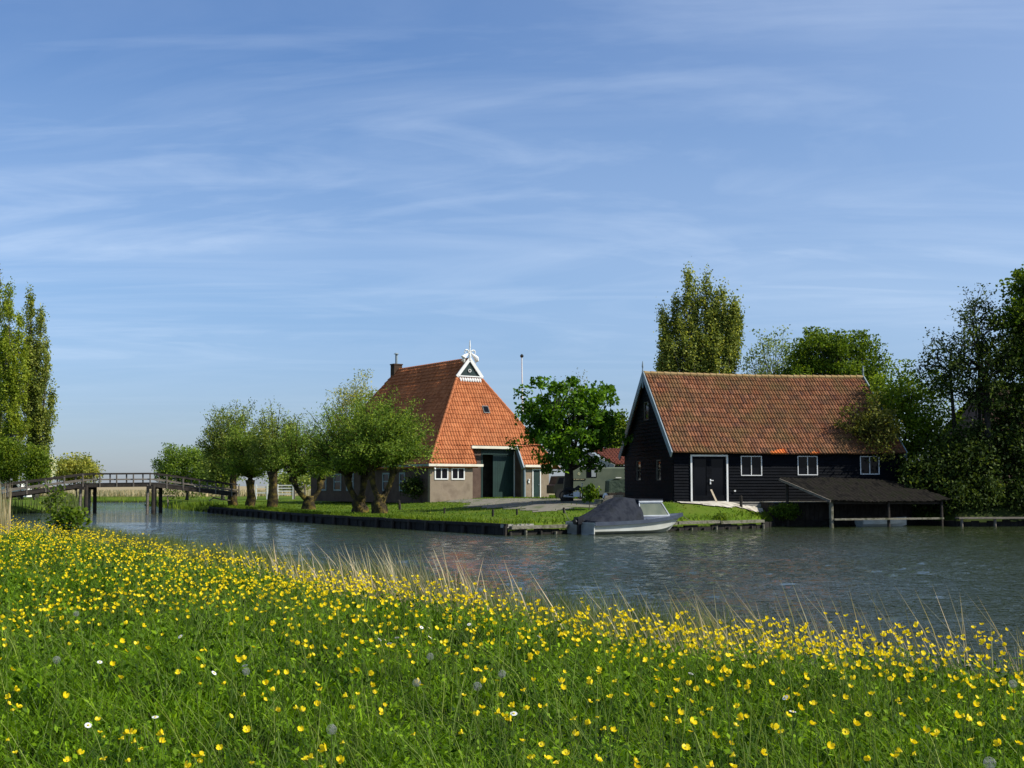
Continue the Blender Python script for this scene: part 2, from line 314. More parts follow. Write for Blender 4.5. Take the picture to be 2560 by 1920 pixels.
# ------------------------------------------------------------------ vegetation generators
def leaves(P, size, squash=.5, updir=.35, aspect=.55, sizevar=.4):
    """leaf-shaped quads at points P"""
    n = len(P); P = np.asarray(P, float)
    a = rng.normal(size=(n, 3)); a /= np.linalg.norm(a, axis=1)[:, None]
    b = rng.normal(size=(n, 3)); b[:, 2] += updir*2; b -= (a*b).sum(1)[:, None]*a; b /= np.linalg.norm(b, axis=1)[:, None]
    nrm = b; c = np.cross(a, nrm)
    s = (size*(1-sizevar/2+sizevar*rng.random(n)))[:, None] if np.isscalar(size) else (np.asarray(size)[:, None])
    V = np.stack([P-a*s*.5, P+c*s*aspect*.5+nrm*s*.08, P+a*s*.5, P-c*s*aspect*.5+nrm*s*.08], 1).reshape(-1, 3)
    F = np.arange(4*n).reshape(n, 4); return V, F, np.repeat(rng.random(n), 4)
def bez(p, q, bend, n=5):
    p, q = np.array(p, float), np.array(q, float); m = (p+q)/2+np.array(bend, float)
    return [(1-t)**2*p+2*t*(1-t)*m+t*t*q for t in np.linspace(0, 1, n)]
def finish_tree(name, base, label, cat, group, wood, bark, V, lm, smooth=True, crown='crown'):
    t = empty(name, base, label, cat, group)
    wood.out('trunk', bark, t, smooth=smooth)
    P, Fc, at_ = V; mesh(crown, P, Fc, lm, t, attr=at_)
    return t
def lumpy(mb, pts, rad, n=12, amp=.16, seed=0):
    V = []; F = []; r = random.Random(seed); ph = [r.random()*6 for _ in range(6)]
    m = len(pts)
    for i, p in enumerate(pts):
        for k in range(n):
            t = 2*math.pi*k/n; q = rad[i]*(1+amp*(math.sin(3*t+ph[0]+i*.6)+.7*math.sin(5*t+ph[1]-i*.9)+.6*math.sin(i*1.9+ph[2]+t)))
            V.append((p[0]+q*math.cos(t), p[1]+q*math.sin(t), p[2]))
    for i in range(m-1):
        for k in range(n): F.append((i*n+k, i*n+(k+1) % n, (i+1)*n+(k+1) % n, (i+1)*n+k))
    F.append(tuple((m-1)*n+k for k in range(n))); mb.add(V, F)
def willow(bpx, bpy_, Y, box, label, n_shoot=130, per=75, lm=None, size=.17, fork=None, tw=.42, group='pollard willows along the quay', lean=0, headz=None, bark=None):
    x0, x1, y0, y1 = box; lm = lm or L_willow
    X = (bpx-1280)/FPX*Y; base = np.array((X, Y, gz(X, Y)-.05))
    x0 -= 15; x1 += 15; y1 += 28; tw *= .60
    tl = at((x0+x1)/2, y0-4, Y); bl = at((x0+x1)/2, y1, Y); rx = (x1-x0)/2/FPX*Y; c = np.array((tl[0], Y, (tl[2]+bl[2])/2)); rz = (tl[2]-bl[2])/2; ry = rx*.95
    wood = MB(); sd = int(bpx)
    hz = headz if headz else bl[2]+rz*.46
    heads = []
    tops = fork or [(0, 1)]
    f0 = base+np.array((lean*.4, 0, (hz-base[2])*(.45 if fork else 1)))
    np_ = 7
    pts = [base+(f0-base)*t+np.array((.05*math.sin(t*5+sd), 0, 0)) for t in np.linspace(0, 1, np_)]
    rr = [tw*(1.42-.62*t+(.42*max(0, t-.75)/.25 if not fork else .12)) for t in np.linspace(0, 1, np_)]
    lumpy(wood, pts, rr, seed=sd)
    for dx, k in tops:
        h = np.array((base[0]+lean+dx, Y+.1*k, hz+random.uniform(-.15, .2)))
        if fork:
            p2 = bez(f0-np.array((0, 0, .35)), h, (dx*.35, 0, -.25), 6)
            wood.tube(p2, [tw*.62, tw*.55, tw*.5, tw*.5, tw*.62, tw*.6], 9)
        for q in range(5):                 # burls on the pollard head
            a = random.random()*6.3; lp = h+np.array((math.cos(a)*tw*.6, math.sin(a)*tw*.6, random.uniform(-.25, .2)))
            wood.tube([lp-np.array((0, 0, .16)), lp, lp+np.array((0, 0, .16))], [tw*.22, tw*.42, tw*.2], 7)
        heads.append(h)
    P = []; S = []
    for i in range(n_shoot):
        h = heads[i % len(heads)]
        th = random.random()*2*math.pi; ph = math.acos(random.uniform(-.45, 1)); k = random.uniform(.62, 1.0) if i % 4 else random.uniform(.98, 1.18)
        tgt = c+np.array((math.cos(th)*math.sin(ph)*rx, math.sin(th)*math.sin(ph)*ry, math.cos(ph)*rz))*k+np.array((rng.normal()*.1, rng.normal()*.1, rng.normal()*.12))
        L = np.linalg.norm(tgt-h); up = .35*L*(.6 if math.cos(ph) > 0 else 1.1)
        s0 = h+(tgt-h)*.04
        cv = np.array(bez(s0, tgt, (0, 0, up*.5), 8))
        if i % 2 == 0: wood.tube(cv, list(np.linspace(.05, .012, 8)), 4, False)
        m = int(per*random.uniform(.6, 1.25)); t = rng.beta(2.2, 1.15, m)*7; i0 = np.clip(t.astype(int), 0, 6); fr = (t-i0)[:, None]
        p = cv[i0]*(1-fr)+cv[i0+1]*fr; p += rng.normal(size=p.shape)*(.08+.12*(t/7)[:, None])
        P.append(p)
    P = np.concatenate(P); V = leaves(P, size, aspect=.36, updir=.3)
    return finish_tree('pollard_willow', base, label, 'tree', group, wood, bark or m_bark, V, lm)
def crowntree(name, bpx, Y, box, label, lm, cat='tree', group=None, n_clump=70, per=110, size=.25, sig=.42, hollow=.35, bark=None, trunk_r=.22, fork_h=.3, aspect=.6, lumps=.18, base_z=None, shape=1., branches=True, updir=.35, depth=.9, crown='crown', spine=None):
    x0, x1, y0, y1 = box
    X = (bpx-1280)/FPX*Y; base = np.array((X, Y, base_z if base_z is not None else gz(X, Y)-.05))
    tl = at((x0+x1)/2, y0, Y); bl = at((x0+x1)/2, y1, Y); rx = (x1-x0)/2/FPX*Y; rz = (tl[2]-bl[2])/2; c = np.array((tl[0], Y, (tl[2]+bl[2])/2)); ry = rx*depth
    wood = MB(); pts = []; ph = [random.random()*6 for _ in range(6)]
    sgx = sig/max(rx, .5); sgz = sig/max(rz, .5)
    for i in range(n_clump):
        z = 1-2*(i+.5)/n_clump; th = i*2.39996+random.uniform(-.4, .4); s = math.sqrt(1-z*z)
        k = (hollow+(1-hollow)*random.random()**.5)*(1+lumps*(math.sin(3*th+ph[0])+math.sin(4*z*3+ph[1])+.7*math.sin(5*th+6*z+ph[2]))*.6)
        w = s**shape
        pts.append(c+np.array((math.cos(th)*w*rx*k*(1-sgx*.9), math.sin(th)*w*ry*k*(1-sgx*.9), z*rz*k*(1-sgz*.9))))
    pts = np.array(pts); top = base+(np.array((c[0], Y, base[2]))-base)*.6; top[2] = max(base[2]+.5, base[2]+(c[2]+rz-base[2])*fork_h)
    wood.tube(bez(base, top, (random.uniform(-.1, .1), 0, 0), 6), [trunk_r*k for k in (1.5, 1.1, 1, .95, .9, .85)], 9)
    if branches:
        K = max(4, n_clump//9); prim = pts[rng.choice(len(pts), K, replace=False)]
        nodes = [top+(p-top)*.5+np.array((0, 0, .1*rz)) for p in prim]
        for nd in nodes: wood.tube(bez(top-np.array((0, 0, .1)), nd, rng.normal(size=3)*.15*rx*.5, 5), [trunk_r*k for k in (.6, .5, .42, .36, .3)], 6)
        for p in pts:
            nd = nodes[int(np.argmin([np.linalg.norm(p-q) for q in nodes]))]
            wood.tube(bez(nd, p, rng.normal(size=3)*.12*rx*.5, 4), [trunk_r*.24, trunk_r*.16, trunk_r*.1, .012], 4, False)
    P = []
    for p in pts:
        m = int(per*random.uniform(.5, 1.4)); sg = sig*random.uniform(.6, 1.25)
        P.append(p+np.clip(rng.normal(size=(m, 3)), -1.5, 1.5)*np.array((sg, sg, sg*.75)))
    P = np.concatenate(P); V = leaves(P, size, aspect=aspect, updir=updir)
    return finish_tree(name, base, label, cat, group, wood, bark or m_bark2, V, lm, crown=crown)
def poplar(bpx, Y, box, label, lm, group=None, n=60, per=150, size=.3, sig=.5, base_z=None, skew=0, limbs=None, bark=None, name='poplar_tree'):
    """ascending limbs from a short bole; limbs: list of (px, top y, half width px) plumes"""
    x0, x1, y0, y1 = box; X = (bpx-1280)/FPX*Y; base = np.array((X, Y, base_z if base_z is not None else gz(X, Y)-.05)); wood = MB()
    limbs = limbs or [((x0+x1)/2, y0, (x1-x0)/2)]
    P = []; s = Y/FPX
    for (lx, ly, hw) in limbs:
        tip = at(lx, ly, Y); tip[1] += random.uniform(-1, 1)*hw*s*.6 if len(limbs) > 1 else 0
        foot = base+np.array((0, 0, .6)); mid = foot+(tip-foot)*.45; mid[0] = foot[0]+(tip[0]-foot[0])*.72
        cv = np.array([(1-t)**2*foot+2*t*(1-t)*mid+t*t*tip for t in np.linspace(0, 1, 14)])
        L = np.linalg.norm(tip-foot)
        wood.tube(cv, list(np.linspace(.26 if len(limbs) > 2 else .34, .02, 14)), 6, False)
        lo = (at(lx, y1, Y)[2]-foot[2])/max(L, 1)
        for i in range(int(n*L/20)):
            t = random.uniform(max(.05, lo), 1)**.9; f = t*13; i0 = min(int(f), 12); p = cv[i0]*(1-(f-i0))+cv[i0+1]*(f-i0)
            prof = hw*s*min(1, (1-t)*3.4+.15)*min(1, .55+t*1.2)*random.choice((.55, .9, 1.1, 1.3)); th = random.random()*6.283; k = math.sqrt(random.uniform(.08, 1))
            q = p+np.array((math.cos(th)*prof*k, math.sin(th)*prof*k, prof*k*.7))
            r0 = p-np.array((0, 0, prof*k*1.3))
            if i % 2 == 0: wood.tube(bez(r0, q, (math.cos(th)*prof*.3, math.sin(th)*prof*.3, -prof*.2), 4), [.07, .05, .03, .012], 4, False)
            m = int(per*random.uniform(.5, 1.3)); g = sig*random.uniform(.6, 1.2)
            P.append(q+rng.normal(size=(m, 3))*np.array((g*.6, g*.6, g*1.25)))
    wood.tube([base, base+np.array((0, 0, 1.2))], [.7, .5], 9)
    P = np.concatenate(P); V = leaves(P, size, aspect=.7, updir=.1)
    return finish_tree(name, base, label, 'tree', group, wood, bark or m_bark2, V, lm)
def blades(P, h, w, lean, segs=3, curl=.5):
    """grass blades: roots P, heights h, widths w, lean vectors (n,2)"""
    n = len(P); ang = rng.random(n)*math.pi; wd = np.stack([np.cos(ang), np.sin(ang), np.zeros(n)], 1)*(w/2)[:, None]
    V = []
    for i in range(segs):
        t = i/segs; c = P+np.stack([lean[:, 0]*h*t**(1+curl), lean[:, 1]*h*t**(1+curl), h*t*(1-.12*t)], 1); k = 1-t*.55; V += [c-wd*k, c+wd*k]
    V.append(P+np.stack([lean[:, 0]*h, lean[:, 1]*h, h*.88*np.ones(n)], 1))
    m = 2*segs+1; V = np.stack(V, 1).reshape(-1, 3); o = (np.arange(n)*m)[:, None]; F = []
    T = []
    for i in range(segs-1): T += [[2*i, 2*i+1, 2*i+3], [2*i, 2*i+3, 2*i+2]]
    T.append([2*segs-2, 2*segs-1, 2*segs]); F = (o[:, :, None]+np.array(T)[None]).reshape(-1, 3)
    return V, F, np.repeat(np.clip(rng.normal(.5, .22, n), 0, 1), m)
def scatter_near(nn, y0, y1, power, tanw=.56):
    """points of the near meadow; density falls as Y**-power"""
    u = rng.random(nn); q = 2-power; Y = (y0**q+u*(y1**q-y0**q))**(1/q); X = (rng.random(nn)*2-1)*tanw*Y
    return X, Y
#@@PART2
# ------------------------------------------------------------------ buildings
class Frame:                           # a local frame: u along the front, v into the depth, z up
    def __init__(s, x, y, th): s.o = np.array((x, y)); s.u = np.array((math.cos(th), math.sin(th))); s.v = np.array((-math.sin(th), math.cos(th)))
    def p(s, i, j, z): q = s.o+s.u*i+s.v*j; return np.array((q[0], q[1], z))
    def d(s, i, j, z=0): q = s.u*i+s.v*j; return np.array((q[0], q[1], z))
    def uat(s, px, j=0):               # u of a photo column on the plane v=j
        t = (px-1280)/FPX; o = s.o+s.v*j; return (t*o[1]-o[0])/(s.u[0]-t*s.u[1])
    def vat(s, px, i=0):
        t = (px-1280)/FPX; o = s.o+s.u*i; return (t*o[1]-o[0])/(s.v[0]-t*s.v[1])
def zat(py, Y): return at(1280, py, Y)[2]
def tiles(name, A, B, C, D, mt, parent, tw=.23, course=.37, amp=.062, lift=.055, x0=0., sag=0.):
    """pantiled plane: A,B the lower corners, C,D the upper ones (A under D); courses run parallel to AB"""
    A, B, C, D = (np.array(q, float) for q in (A, B, C, D)); ue = (B-A)/np.linalg.norm(B-A)
    n = np.cross(B-A, D-A); n /= np.linalg.norm(n); n = n if n[2] > 0 else -n
    w = np.cross(n, ue); w = w if w[2] > 0 else -w
    S = np.dot(D-A, w); La, Lb, Ld, Lc = 0., np.dot(B-A, ue), np.dot(D-A, ue), np.dot(C-A, ue)
    K = max(1, round(S/course)); V = []; F = []; UV = []
    prof = [0, .12, .62, 1., .95, .55, .1]          # pantile cross-section
    for k in range(K):
        lo, hi = k/K, min(1, (k+1)/K+.06)
        xl0, xr0 = La+(Ld-La)*lo, Lb+(Lc-Lb)*lo; xl1, xr1 = La+(Ld-La)*hi, Lb+(Lc-Lb)*hi
        c0, c1 = math.floor((min(xl0, xl1)-x0)/tw), math.ceil((max(xr0, xr1)-x0)/tw)
        xs = [x0+(c+i/7)*tw for c in range(c0, c1) for i in range(7)]+[x0+c1*tw]
        hs = [prof[i]*amp for c in range(c0, c1) for i in range(7)]+[prof[0]*amp]
        us = [(c+i/7+.001) for c in range(c0, c1) for i in range(7)]+[c1-.001]
        b = len(V); nn = len(xs)
        jit = rng.normal(size=c1-c0+1)*.004
        for j, (x, h, uu) in enumerate(zip(xs, hs, us)):
            J = jit[min(j//7, c1-c0)]
            a0 = min(max(x, xl0), xr0); a1 = min(max(x, xl1), xr1)
            V.append(A+ue*a0+w*(S*lo)+n*0); V.append(A+ue*a0+w*(S*lo-.01)+n*(h+lift+.018+J)); V.append(A+ue*a1+w*(S*hi)+n*(h+.006+J))
            UV += [(uu, k+.5)]*3
        for j in range(nn-1):
            F.append((b+3*j, b+3*j+3, b+3*j+4, b+3*j+1)); F.append((b+3*j+1, b+3*j+4, b+3*j+5, b+3*j+2))
    V = np.array(V); q = (V-A)@ue; V[:, 2] -= sag*np.sin(np.pi*np.clip(q/Lb, 0, 1)); V += n*(.013*np.sin(q*1.3+V[:, 2]*.9)+.009*np.sin(q*3.1-V[:, 2]*2.2))[:, None]
    return mesh(name, V, F, mt, parent, uv=UV)
def clapwall(name, fr, axis_, L, z0, ztop, mt, parent, openings=(), off=0., thick=.14, board=.165, lap=.036, run=None, outward=-1, bw=None):
    """lap-boarded wall along u (axis 'u', at v=off) or along v (at u=off); ztop(s) gives the range allowed at height z"""
    mb = MB(); z = z0
    cuts = sorted({z0, ztop}|{o[2] for o in openings}|{o[3] for o in openings}|set(np.arange(z0, ztop, board)))
    cuts = [c for c in cuts if z0 <= c <= ztop]
    for a, b in zip(cuts[:-1], cuts[1:]):
        if b-a < .002: continue
        s0, s1 = run(.5*(a+b)) if run else (0, L)
        segs = [(s0, s1)]
        for (p, q, za, zb) in openings:
            if za < b-.001 and zb > a+.001:
                segs = [g for (x, y) in segs for g in ((x, min(y, p)), (max(x, q), y)) if g[1]-g[0] > .01]
        i = int(round((a-z0)/board)); 
        kb = math.floor((a-z0)/board+1e-4); ph = (a-z0)/board-kb
        o0 = lap*(1-ph)+.004; o1 = lap*(1-min(1, ph+(b-a)/board))+.004
        for x, y in segs:
            def P(s, o, zz):
                return fr.p(s, off+outward*o, zz) if axis_ == 'u' else fr.p(off+outward*o, s, zz)
            V = [P(x, o0, a), P(y, o0, a), P(y, o1, b), P(x, o1, b), P(x, -thick, a), P(y, -thick, a), P(y, -thick, b), P(x, -thick, b)]
            F = [(0, 1, 2, 3), (4, 7, 6, 5), (0, 4, 5, 1), (1, 5, 6, 2), (2, 6, 7, 3), (3, 7, 4, 0)]
            mb.add(V, F)
    return mb.out(name, mt, parent)
def window(parent, o, ud, w, h, nd, mt, mull=1, fw=.07, depth=.06, name='window', rail=0, glassmt=None, label=None, solid=False):
    """frame at corner o (lower left), glass behind it; nd points out of the wall"""
    ud = np.array(ud, float); nd = np.array(nd, float); zv = np.array((0, 0, 1.)); mb = MB(); o = np.array(o, float); out_ = nd*depth
    mb.box(o-nd*.05, ud*w, zv*fw, out_+nd*.05); mb.box(o+zv*(h-fw)-nd*.05, ud*w, zv*fw, out_+nd*.05)
    mb.box(o+zv*fw-nd*.05, ud*fw, zv*(h-2*fw), out_+nd*.05); mb.box(o+ud*(w-fw)+zv*fw-nd*.05, ud*fw, zv*(h-2*fw), out_+nd*.05)
    for k in range(mull):
        x = fw+(w-2*fw)*(k+1)/(mull+1); mb.box(o+ud*(x-fw*.4)+zv*fw-nd*.048, ud*fw*.8, zv*(h-2*fw), nd*(.048+depth*.8))
    if rail: mb.box(o+ud*fw+zv*(h*rail)-nd*.046, ud*(w-2*fw), zv*fw*.7, nd*(.046+depth*.7))
    f = mb.out(name, mt, parent)
    if label: f['label'] = label
    g = MB(); g.box(o+ud*fw*.8+zv*fw*.8+nd*(.006-.03 if solid else -.055), ud*(w-1.6*fw), zv*(h-1.6*fw), nd*.03); gp = g.out('pane', glassmt or m_glass, f); WORLD[gp.name] = WORLD[f.name]
    return f
# --- the farmhouse with the orange hipped roof
FH = Frame(-5.677, 89.0, .59); ZB, ZE, ZG, ZR = 1.10, 3.56, 10.11, 11.43; FW, SB, GA, RL, FL = 10.77, 3.66, 4.41, 14.55, 19.4
fh = empty('farmhouse', FH.p(FW/2, 9, ZB), 'tall farmhouse with bright orange pantiled hip roof and white ornament on its peak', 'farmhouse')
zf = lambda v: ZE+(ZG-ZE)*v/SB
ul, ur, ud0, ud1 = .0, FH.uat(1372), FH.uat(1182), FH.uat(1308)      # wall ends and the doorway recess
RD = 1.15; vg = (zat(1116, 93.5)-ZE)/(ZG-ZE)*SB; zg_ = zf(vg)        # the hip is cut away above the big door
e_ = .22
# hip front in pieces: left lower, right lower, whole upper
def hipL(v): return GA*v/SB
def hipR(v): return FW-GA*v/SB
ev = -.28*1; fp = lambda u, v: FH.p(u, v, zf(v))
ov = -.16
tiles('roof_tiles', fp(hipL(ov), ov), fp(ud0+.30, ov), fp(ud0+.30, vg), fp(hipL(vg), vg), m_tile_f, fh)
tiles('roof_tiles', fp(ud1-.1, ov), fp(FW-.5, ov), fp(hipR(vg), vg), fp(ud1-.1, vg), m_tile_f, fh)
tiles('roof_tiles', fp(hipL(vg), vg), fp(hipR(vg), vg), fp(FW-GA, SB), fp(GA, SB), m_tile_f, fh)
# long left and right planes, back hip
lo_ = -.22; zl = ZE+(ZR-ZE)*lo_/(FW/2)
BK = FL+.2
zu = lambda u: ZE+(ZR-ZE)*u/(FW/2); bk = lambda u: BK-(BK-RL)*u/(FW/2)
tiles('roof_tiles', FH.p(lo_, BK, zl), FH.p(lo_, lo_, zl), FH.p(GA, SB, zu(GA)), FH.p(GA, bk(GA), zu(GA)), m_tile_f, fh, course=.37)
tiles('roof_tiles', FH.p(GA, bk(GA), zu(GA)), FH.p(GA, SB-.16, zu(GA)), FH.p(FW/2, SB-.16, ZR), FH.p(FW/2, RL, ZR), m_tile_f, fh, course=.37)
tiles('roof_tiles', FH.p(FW-lo_, lo_, zl), FH.p(FW-lo_, BK, zl), FH.p(FW-GA, bk(GA), zu(GA)), FH.p(FW-GA, SB, zu(GA)), m_tile_f, fh)
tiles('roof_tiles', FH.p(FW-GA, SB-.16, zu(GA)), FH.p(FW-GA, bk(GA), zu(GA)), FH.p(FW/2, RL, ZR), FH.p(FW/2, SB-.16, ZR), m_tile_f, fh)
tiles('roof_tiles', FH.p(FW, BK, ZE-.1), FH.p(0, BK, ZE-.1), FH.p(FW/2-.01, RL, ZR), FH.p(FW/2+.01, RL, ZR), m_tile_f, fh)
mb = MB()
for i in range(31):                    # ridge tiles
    v0 = SB+.0+(RL-SB)*i/31; v1 = v0+(RL-SB)/31+.03; mb.tube([FH.p(FW/2, v0, ZR+.02), FH.p(FW/2, v1, ZR+.0)], [.115, .095], 8)
mb.out('ridge', m_tile_f, fh)
for s in (0, 1):
    mb = MB()
    for k in range(18):
        t0, t1 = k/18, (k+1.12)/18; f_ = lambda t: FH.p((hipL(SB*t) if s == 0 else hipR(SB*t)), SB*t-.02, zf(SB*t)+.035)
        mb.tube([f_(t0), f_(t1)], [.12, .095], 7)
    mb.out('hip_tiles', m_tile_f, fh)
# walls
mb = MB(); T = .3; zt = ZE-.03
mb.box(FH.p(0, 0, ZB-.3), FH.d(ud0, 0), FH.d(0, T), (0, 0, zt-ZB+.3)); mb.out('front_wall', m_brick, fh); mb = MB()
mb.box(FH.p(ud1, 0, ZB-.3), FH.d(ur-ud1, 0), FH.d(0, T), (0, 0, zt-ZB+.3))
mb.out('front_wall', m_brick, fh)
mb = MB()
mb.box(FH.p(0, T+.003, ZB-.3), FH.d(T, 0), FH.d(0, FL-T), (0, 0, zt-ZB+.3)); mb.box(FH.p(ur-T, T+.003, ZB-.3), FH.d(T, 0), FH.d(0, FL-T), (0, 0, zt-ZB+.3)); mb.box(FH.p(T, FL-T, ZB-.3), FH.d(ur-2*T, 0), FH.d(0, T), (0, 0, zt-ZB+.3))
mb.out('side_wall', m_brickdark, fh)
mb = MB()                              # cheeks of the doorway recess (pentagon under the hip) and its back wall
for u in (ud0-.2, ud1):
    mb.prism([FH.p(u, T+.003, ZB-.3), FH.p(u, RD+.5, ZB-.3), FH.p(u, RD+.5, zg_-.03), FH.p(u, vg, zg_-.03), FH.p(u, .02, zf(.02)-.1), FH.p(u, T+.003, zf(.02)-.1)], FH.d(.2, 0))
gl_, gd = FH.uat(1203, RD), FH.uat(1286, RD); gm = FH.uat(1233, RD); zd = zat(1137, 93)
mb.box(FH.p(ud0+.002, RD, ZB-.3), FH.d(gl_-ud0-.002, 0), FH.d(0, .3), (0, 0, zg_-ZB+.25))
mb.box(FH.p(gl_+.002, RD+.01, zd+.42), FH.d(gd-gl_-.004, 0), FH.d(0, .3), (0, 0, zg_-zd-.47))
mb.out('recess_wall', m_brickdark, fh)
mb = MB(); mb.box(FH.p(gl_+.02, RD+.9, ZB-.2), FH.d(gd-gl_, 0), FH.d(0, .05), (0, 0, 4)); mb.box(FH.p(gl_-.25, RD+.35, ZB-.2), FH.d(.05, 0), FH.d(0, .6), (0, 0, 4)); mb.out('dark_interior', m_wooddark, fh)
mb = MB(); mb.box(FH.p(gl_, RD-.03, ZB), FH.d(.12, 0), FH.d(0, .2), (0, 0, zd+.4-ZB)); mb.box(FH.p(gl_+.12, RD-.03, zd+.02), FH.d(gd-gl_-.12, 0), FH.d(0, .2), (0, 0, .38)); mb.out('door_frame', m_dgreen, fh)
mb = MB()
for k in range(9):
    w_ = (gd-gm-.03)/9; mb.box(FH.p(gm+k*w_, RD+.02, ZB+.04), FH.d(w_-.008, 0), FH.d(0, .06), (0, 0, zd-ZB-.04))
dr = mb.out('barn_door', m_dgreen, fh); dr['label'] = 'closed dark green leaf of the tall barn door'
mb = MB()
for k in range(4): mb.box(FH.p(gl_+.13+.0*k, RD+.12+k*.36, ZB+.04), FH.d(.06, 0), FH.d(0, .35), (0, 0, zd-ZB-.06))
mb.out('open_door_leaf', m_black, fh)
mb = MB(); mb.box(FH.p(gd-.06, RD-.06, ZB), FH.d(.06, 0), FH.d(0, .08), (0, 0, zd-ZB+.3)); mb.out('door_post', m_white, fh)
mb = MB()                              # gutters
mb.box(FH.p(-.28, ov-.16, ZE-.19), FH.d(ud0+.98, 0), FH.d(0, .15), (0, 0, .17)); mb.out('gutter', m_cream, fh)
mb = MB(); mb.box(FH.p(ud1-.02, ov-.16, ZE-.19), FH.d(ur+.1-ud1, 0), FH.d(0, .15), (0, 0, .17)); mb.out('gutter', m_cream, fh)
mb = MB(); mb.box(FH.p(ud0+.22, vg-.30, zg_-.20), FH.d(ud1-ud0-.42, 0), FH.d(0, .16), (0, 0, .19)); mb.out('gutter', m_cream, fh)
mb = MB(); mb.box(FH.p(-.30, ov, ZE-.19), FH.d(.15, 0), FH.d(0, FL), (0, 0, .16)); mb.out('side_gutter', m_greengrey, fh)
mb = MB()                              # grey bargeboards beside the cut in the hip
for u in (ud1-.12,): mb.beam(FH.p(u, ov-.02, zf(ov)+.0), FH.p(u, vg, zf(vg)+.0), .10, .30)
mb.out('bargeboard', m_greypaint, fh)
mb = MB(); mb.tube([FH.p(ud1+.06, -.08, ZB), FH.p(ud1+.06, -.08, ZE-.1)], .055, 8); mb.box(FH.p(ud1-.02, -.05, ZB), FH.d(.2, 0), FH.d(0, .048), (0, 0, zt-ZB)); mb.out('corner_board', m_greypaint, fh)
for (a_, b_) in ((1086.5, 1120.5), (1128.5, 1161.5)):
    u0, u1 = FH.uat(a_), FH.uat(b_); window(fh, FH.p(u0, 0, 2.44), FH.d(1, 0), u1-u0, .85, FH.d(0, -1), m_white, 1, .09, .05, solid=True)
# side door with its white frame
mb = MB(); u0, u1 = FH.uat(1330), FH.uat(1351); zz1 = zat(1172, 94.5)
mb.box(FH.p(u0+.09, -.02, ZB+.06), FH.d(u1-u0-.18, 0), FH.d(0, .018), (0, 0, zz1-ZB-.16)); d2 = mb.out('side_door', m_dgreen, fh)
mb = MB(); mb.box(FH.p(u0, -.06, ZB), FH.d(.08, 0), FH.d(0, .056), (0, 0, zz1-ZB)); mb.box(FH.p(u1-.08, -.06, ZB), FH.d(.08, 0), FH.d(0, .056), (0, 0, zz1-ZB)); mb.box(FH.p(u0+.08, -.06, zz1-.09), FH.d(u1-u0-.16, 0), FH.d(0, .056), (0, 0, .09)); f2 = mb.out('frame', m_white, d2); WORLD[f2.name] = WORLD[d2.name]
mb = MB(); mb.tube([FH.p(u1-.2, -.05, ZB+1), FH.p(u1-.2, -.09, ZB+1)], .03, 8); f2 = mb.out('handle', m_greypaint, d2)
mb = MB(); q = FH.p(FH.uat(1321), -.03, zat(1199, 94)); mb.tube([q, q+FH.d(0, -.12)], [.07, .05], 8); mb.box(q+FH.d(-.06, -.06, -.25), FH.d(.12, 0), FH.d(0, .05), (0, 0, .2)); mb.out('wall_lamp', m_white, fh)
mb = MB(); q = FH.p(FH.uat(1084), -.02, zat(1169, 89)); mb.tube([q, q+FH.d(0, -.16), q+FH.d(0, -.2, -.12)], [.04, .06, .07], 8); mb.out('wall_lamp', m_white, fh)
# skylight on the hip
hv = np.array(fp(1, 1))-np.array(fp(1, 0)); hv /= np.linalg.norm(hv); hn = np.cross(FH.d(1, 0), hv); hn = hn if hn[2] > 0 else -hn
vs = .0
for v_ in np.arange(.5, 3.5, .02):
    p_ = fp(FH.uat(1214, v_), v_)
    if p_[2] >= zat(1036, p_[1]): vs = v_; break
sq = fp(FH.uat(1208, vs), vs)+hn*.10
mb = MB(); mb.box(sq, FH.d(.52, 0), hv*.62, hn*.06); sk = mb.out('skylight', mat('dark_grey_frame', (.05, .055, .06), rough=.5), fh)
mb = MB(); mb.box(sq+FH.d(.05, 0)+hv*.06+hn*.061, FH.d(.42, 0), hv*.5, hn*.012); g_ = mb.out('pane', m_glass, sk)
# little gable with swan ornament ("owl board")
gf = SB-.12
mb = MB(); mb.prism([FH.p(GA+.03, gf, ZG+.05), FH.p(FW-GA-.03, gf, ZG+.05), FH.p(FW/2, gf, ZR-.1)], FH.d(0, .08)); gb = mb.out('owl_board', m_gable, fh)
mb = MB()
for s in (-1, 1):
    mb.beam(FH.p(FW/2+s*(FW/2-GA+.14), gf-.07, ZG-.04), FH.p(FW/2, gf-.07, ZR+.02), .24, .08, up=FH.d(0, -1))
mb.out('gable_trim', m_white, fh)
mb = MB()                              # scalloped white tile row below it
for k in range(9):
    u = GA+.12+k*(FW-2*GA-.24)/8; mb.tube([fp(u, SB-.10)+hn*.10, fp(u, SB-.20)+hn*.11, fp(u, SB-.25)+hn*.09], [.085, .09, .05], 7)
mb.box(FH.p(GA-.05, gf-.13, ZG-.03), FH.d(FW-2*GA+.1, 0), FH.d(0, .1), (0, 0, .09)); mb.out('scalloped_trim', m_white, fh)
mb = MB(); c_ = FH.p(FW/2, gf-.05, ZG+.45)
for k in range(16):
    a0, a1 = k/16*6.2832, (k+1)/16*6.2832; mb.beam(c_+FH.d(math.cos(a0)*.105, 0, math.sin(a0)*.105), c_+FH.d(math.cos(a1)*.105, 0, math.sin(a1)*.105), .05, .05, up=FH.d(0, -1))
mb.out('owl_hole_ring', m_white, gb)
mb = MB(); tp = FH.p(FW/2, gf-.06, ZR)
mb.tube([tp+np.array((0, 0, z)) for z in (-.1, .25, .5, .8, .95, 1.2, 1.42)], [.10, .10, .075, .05, .065, .05, .03], 8)
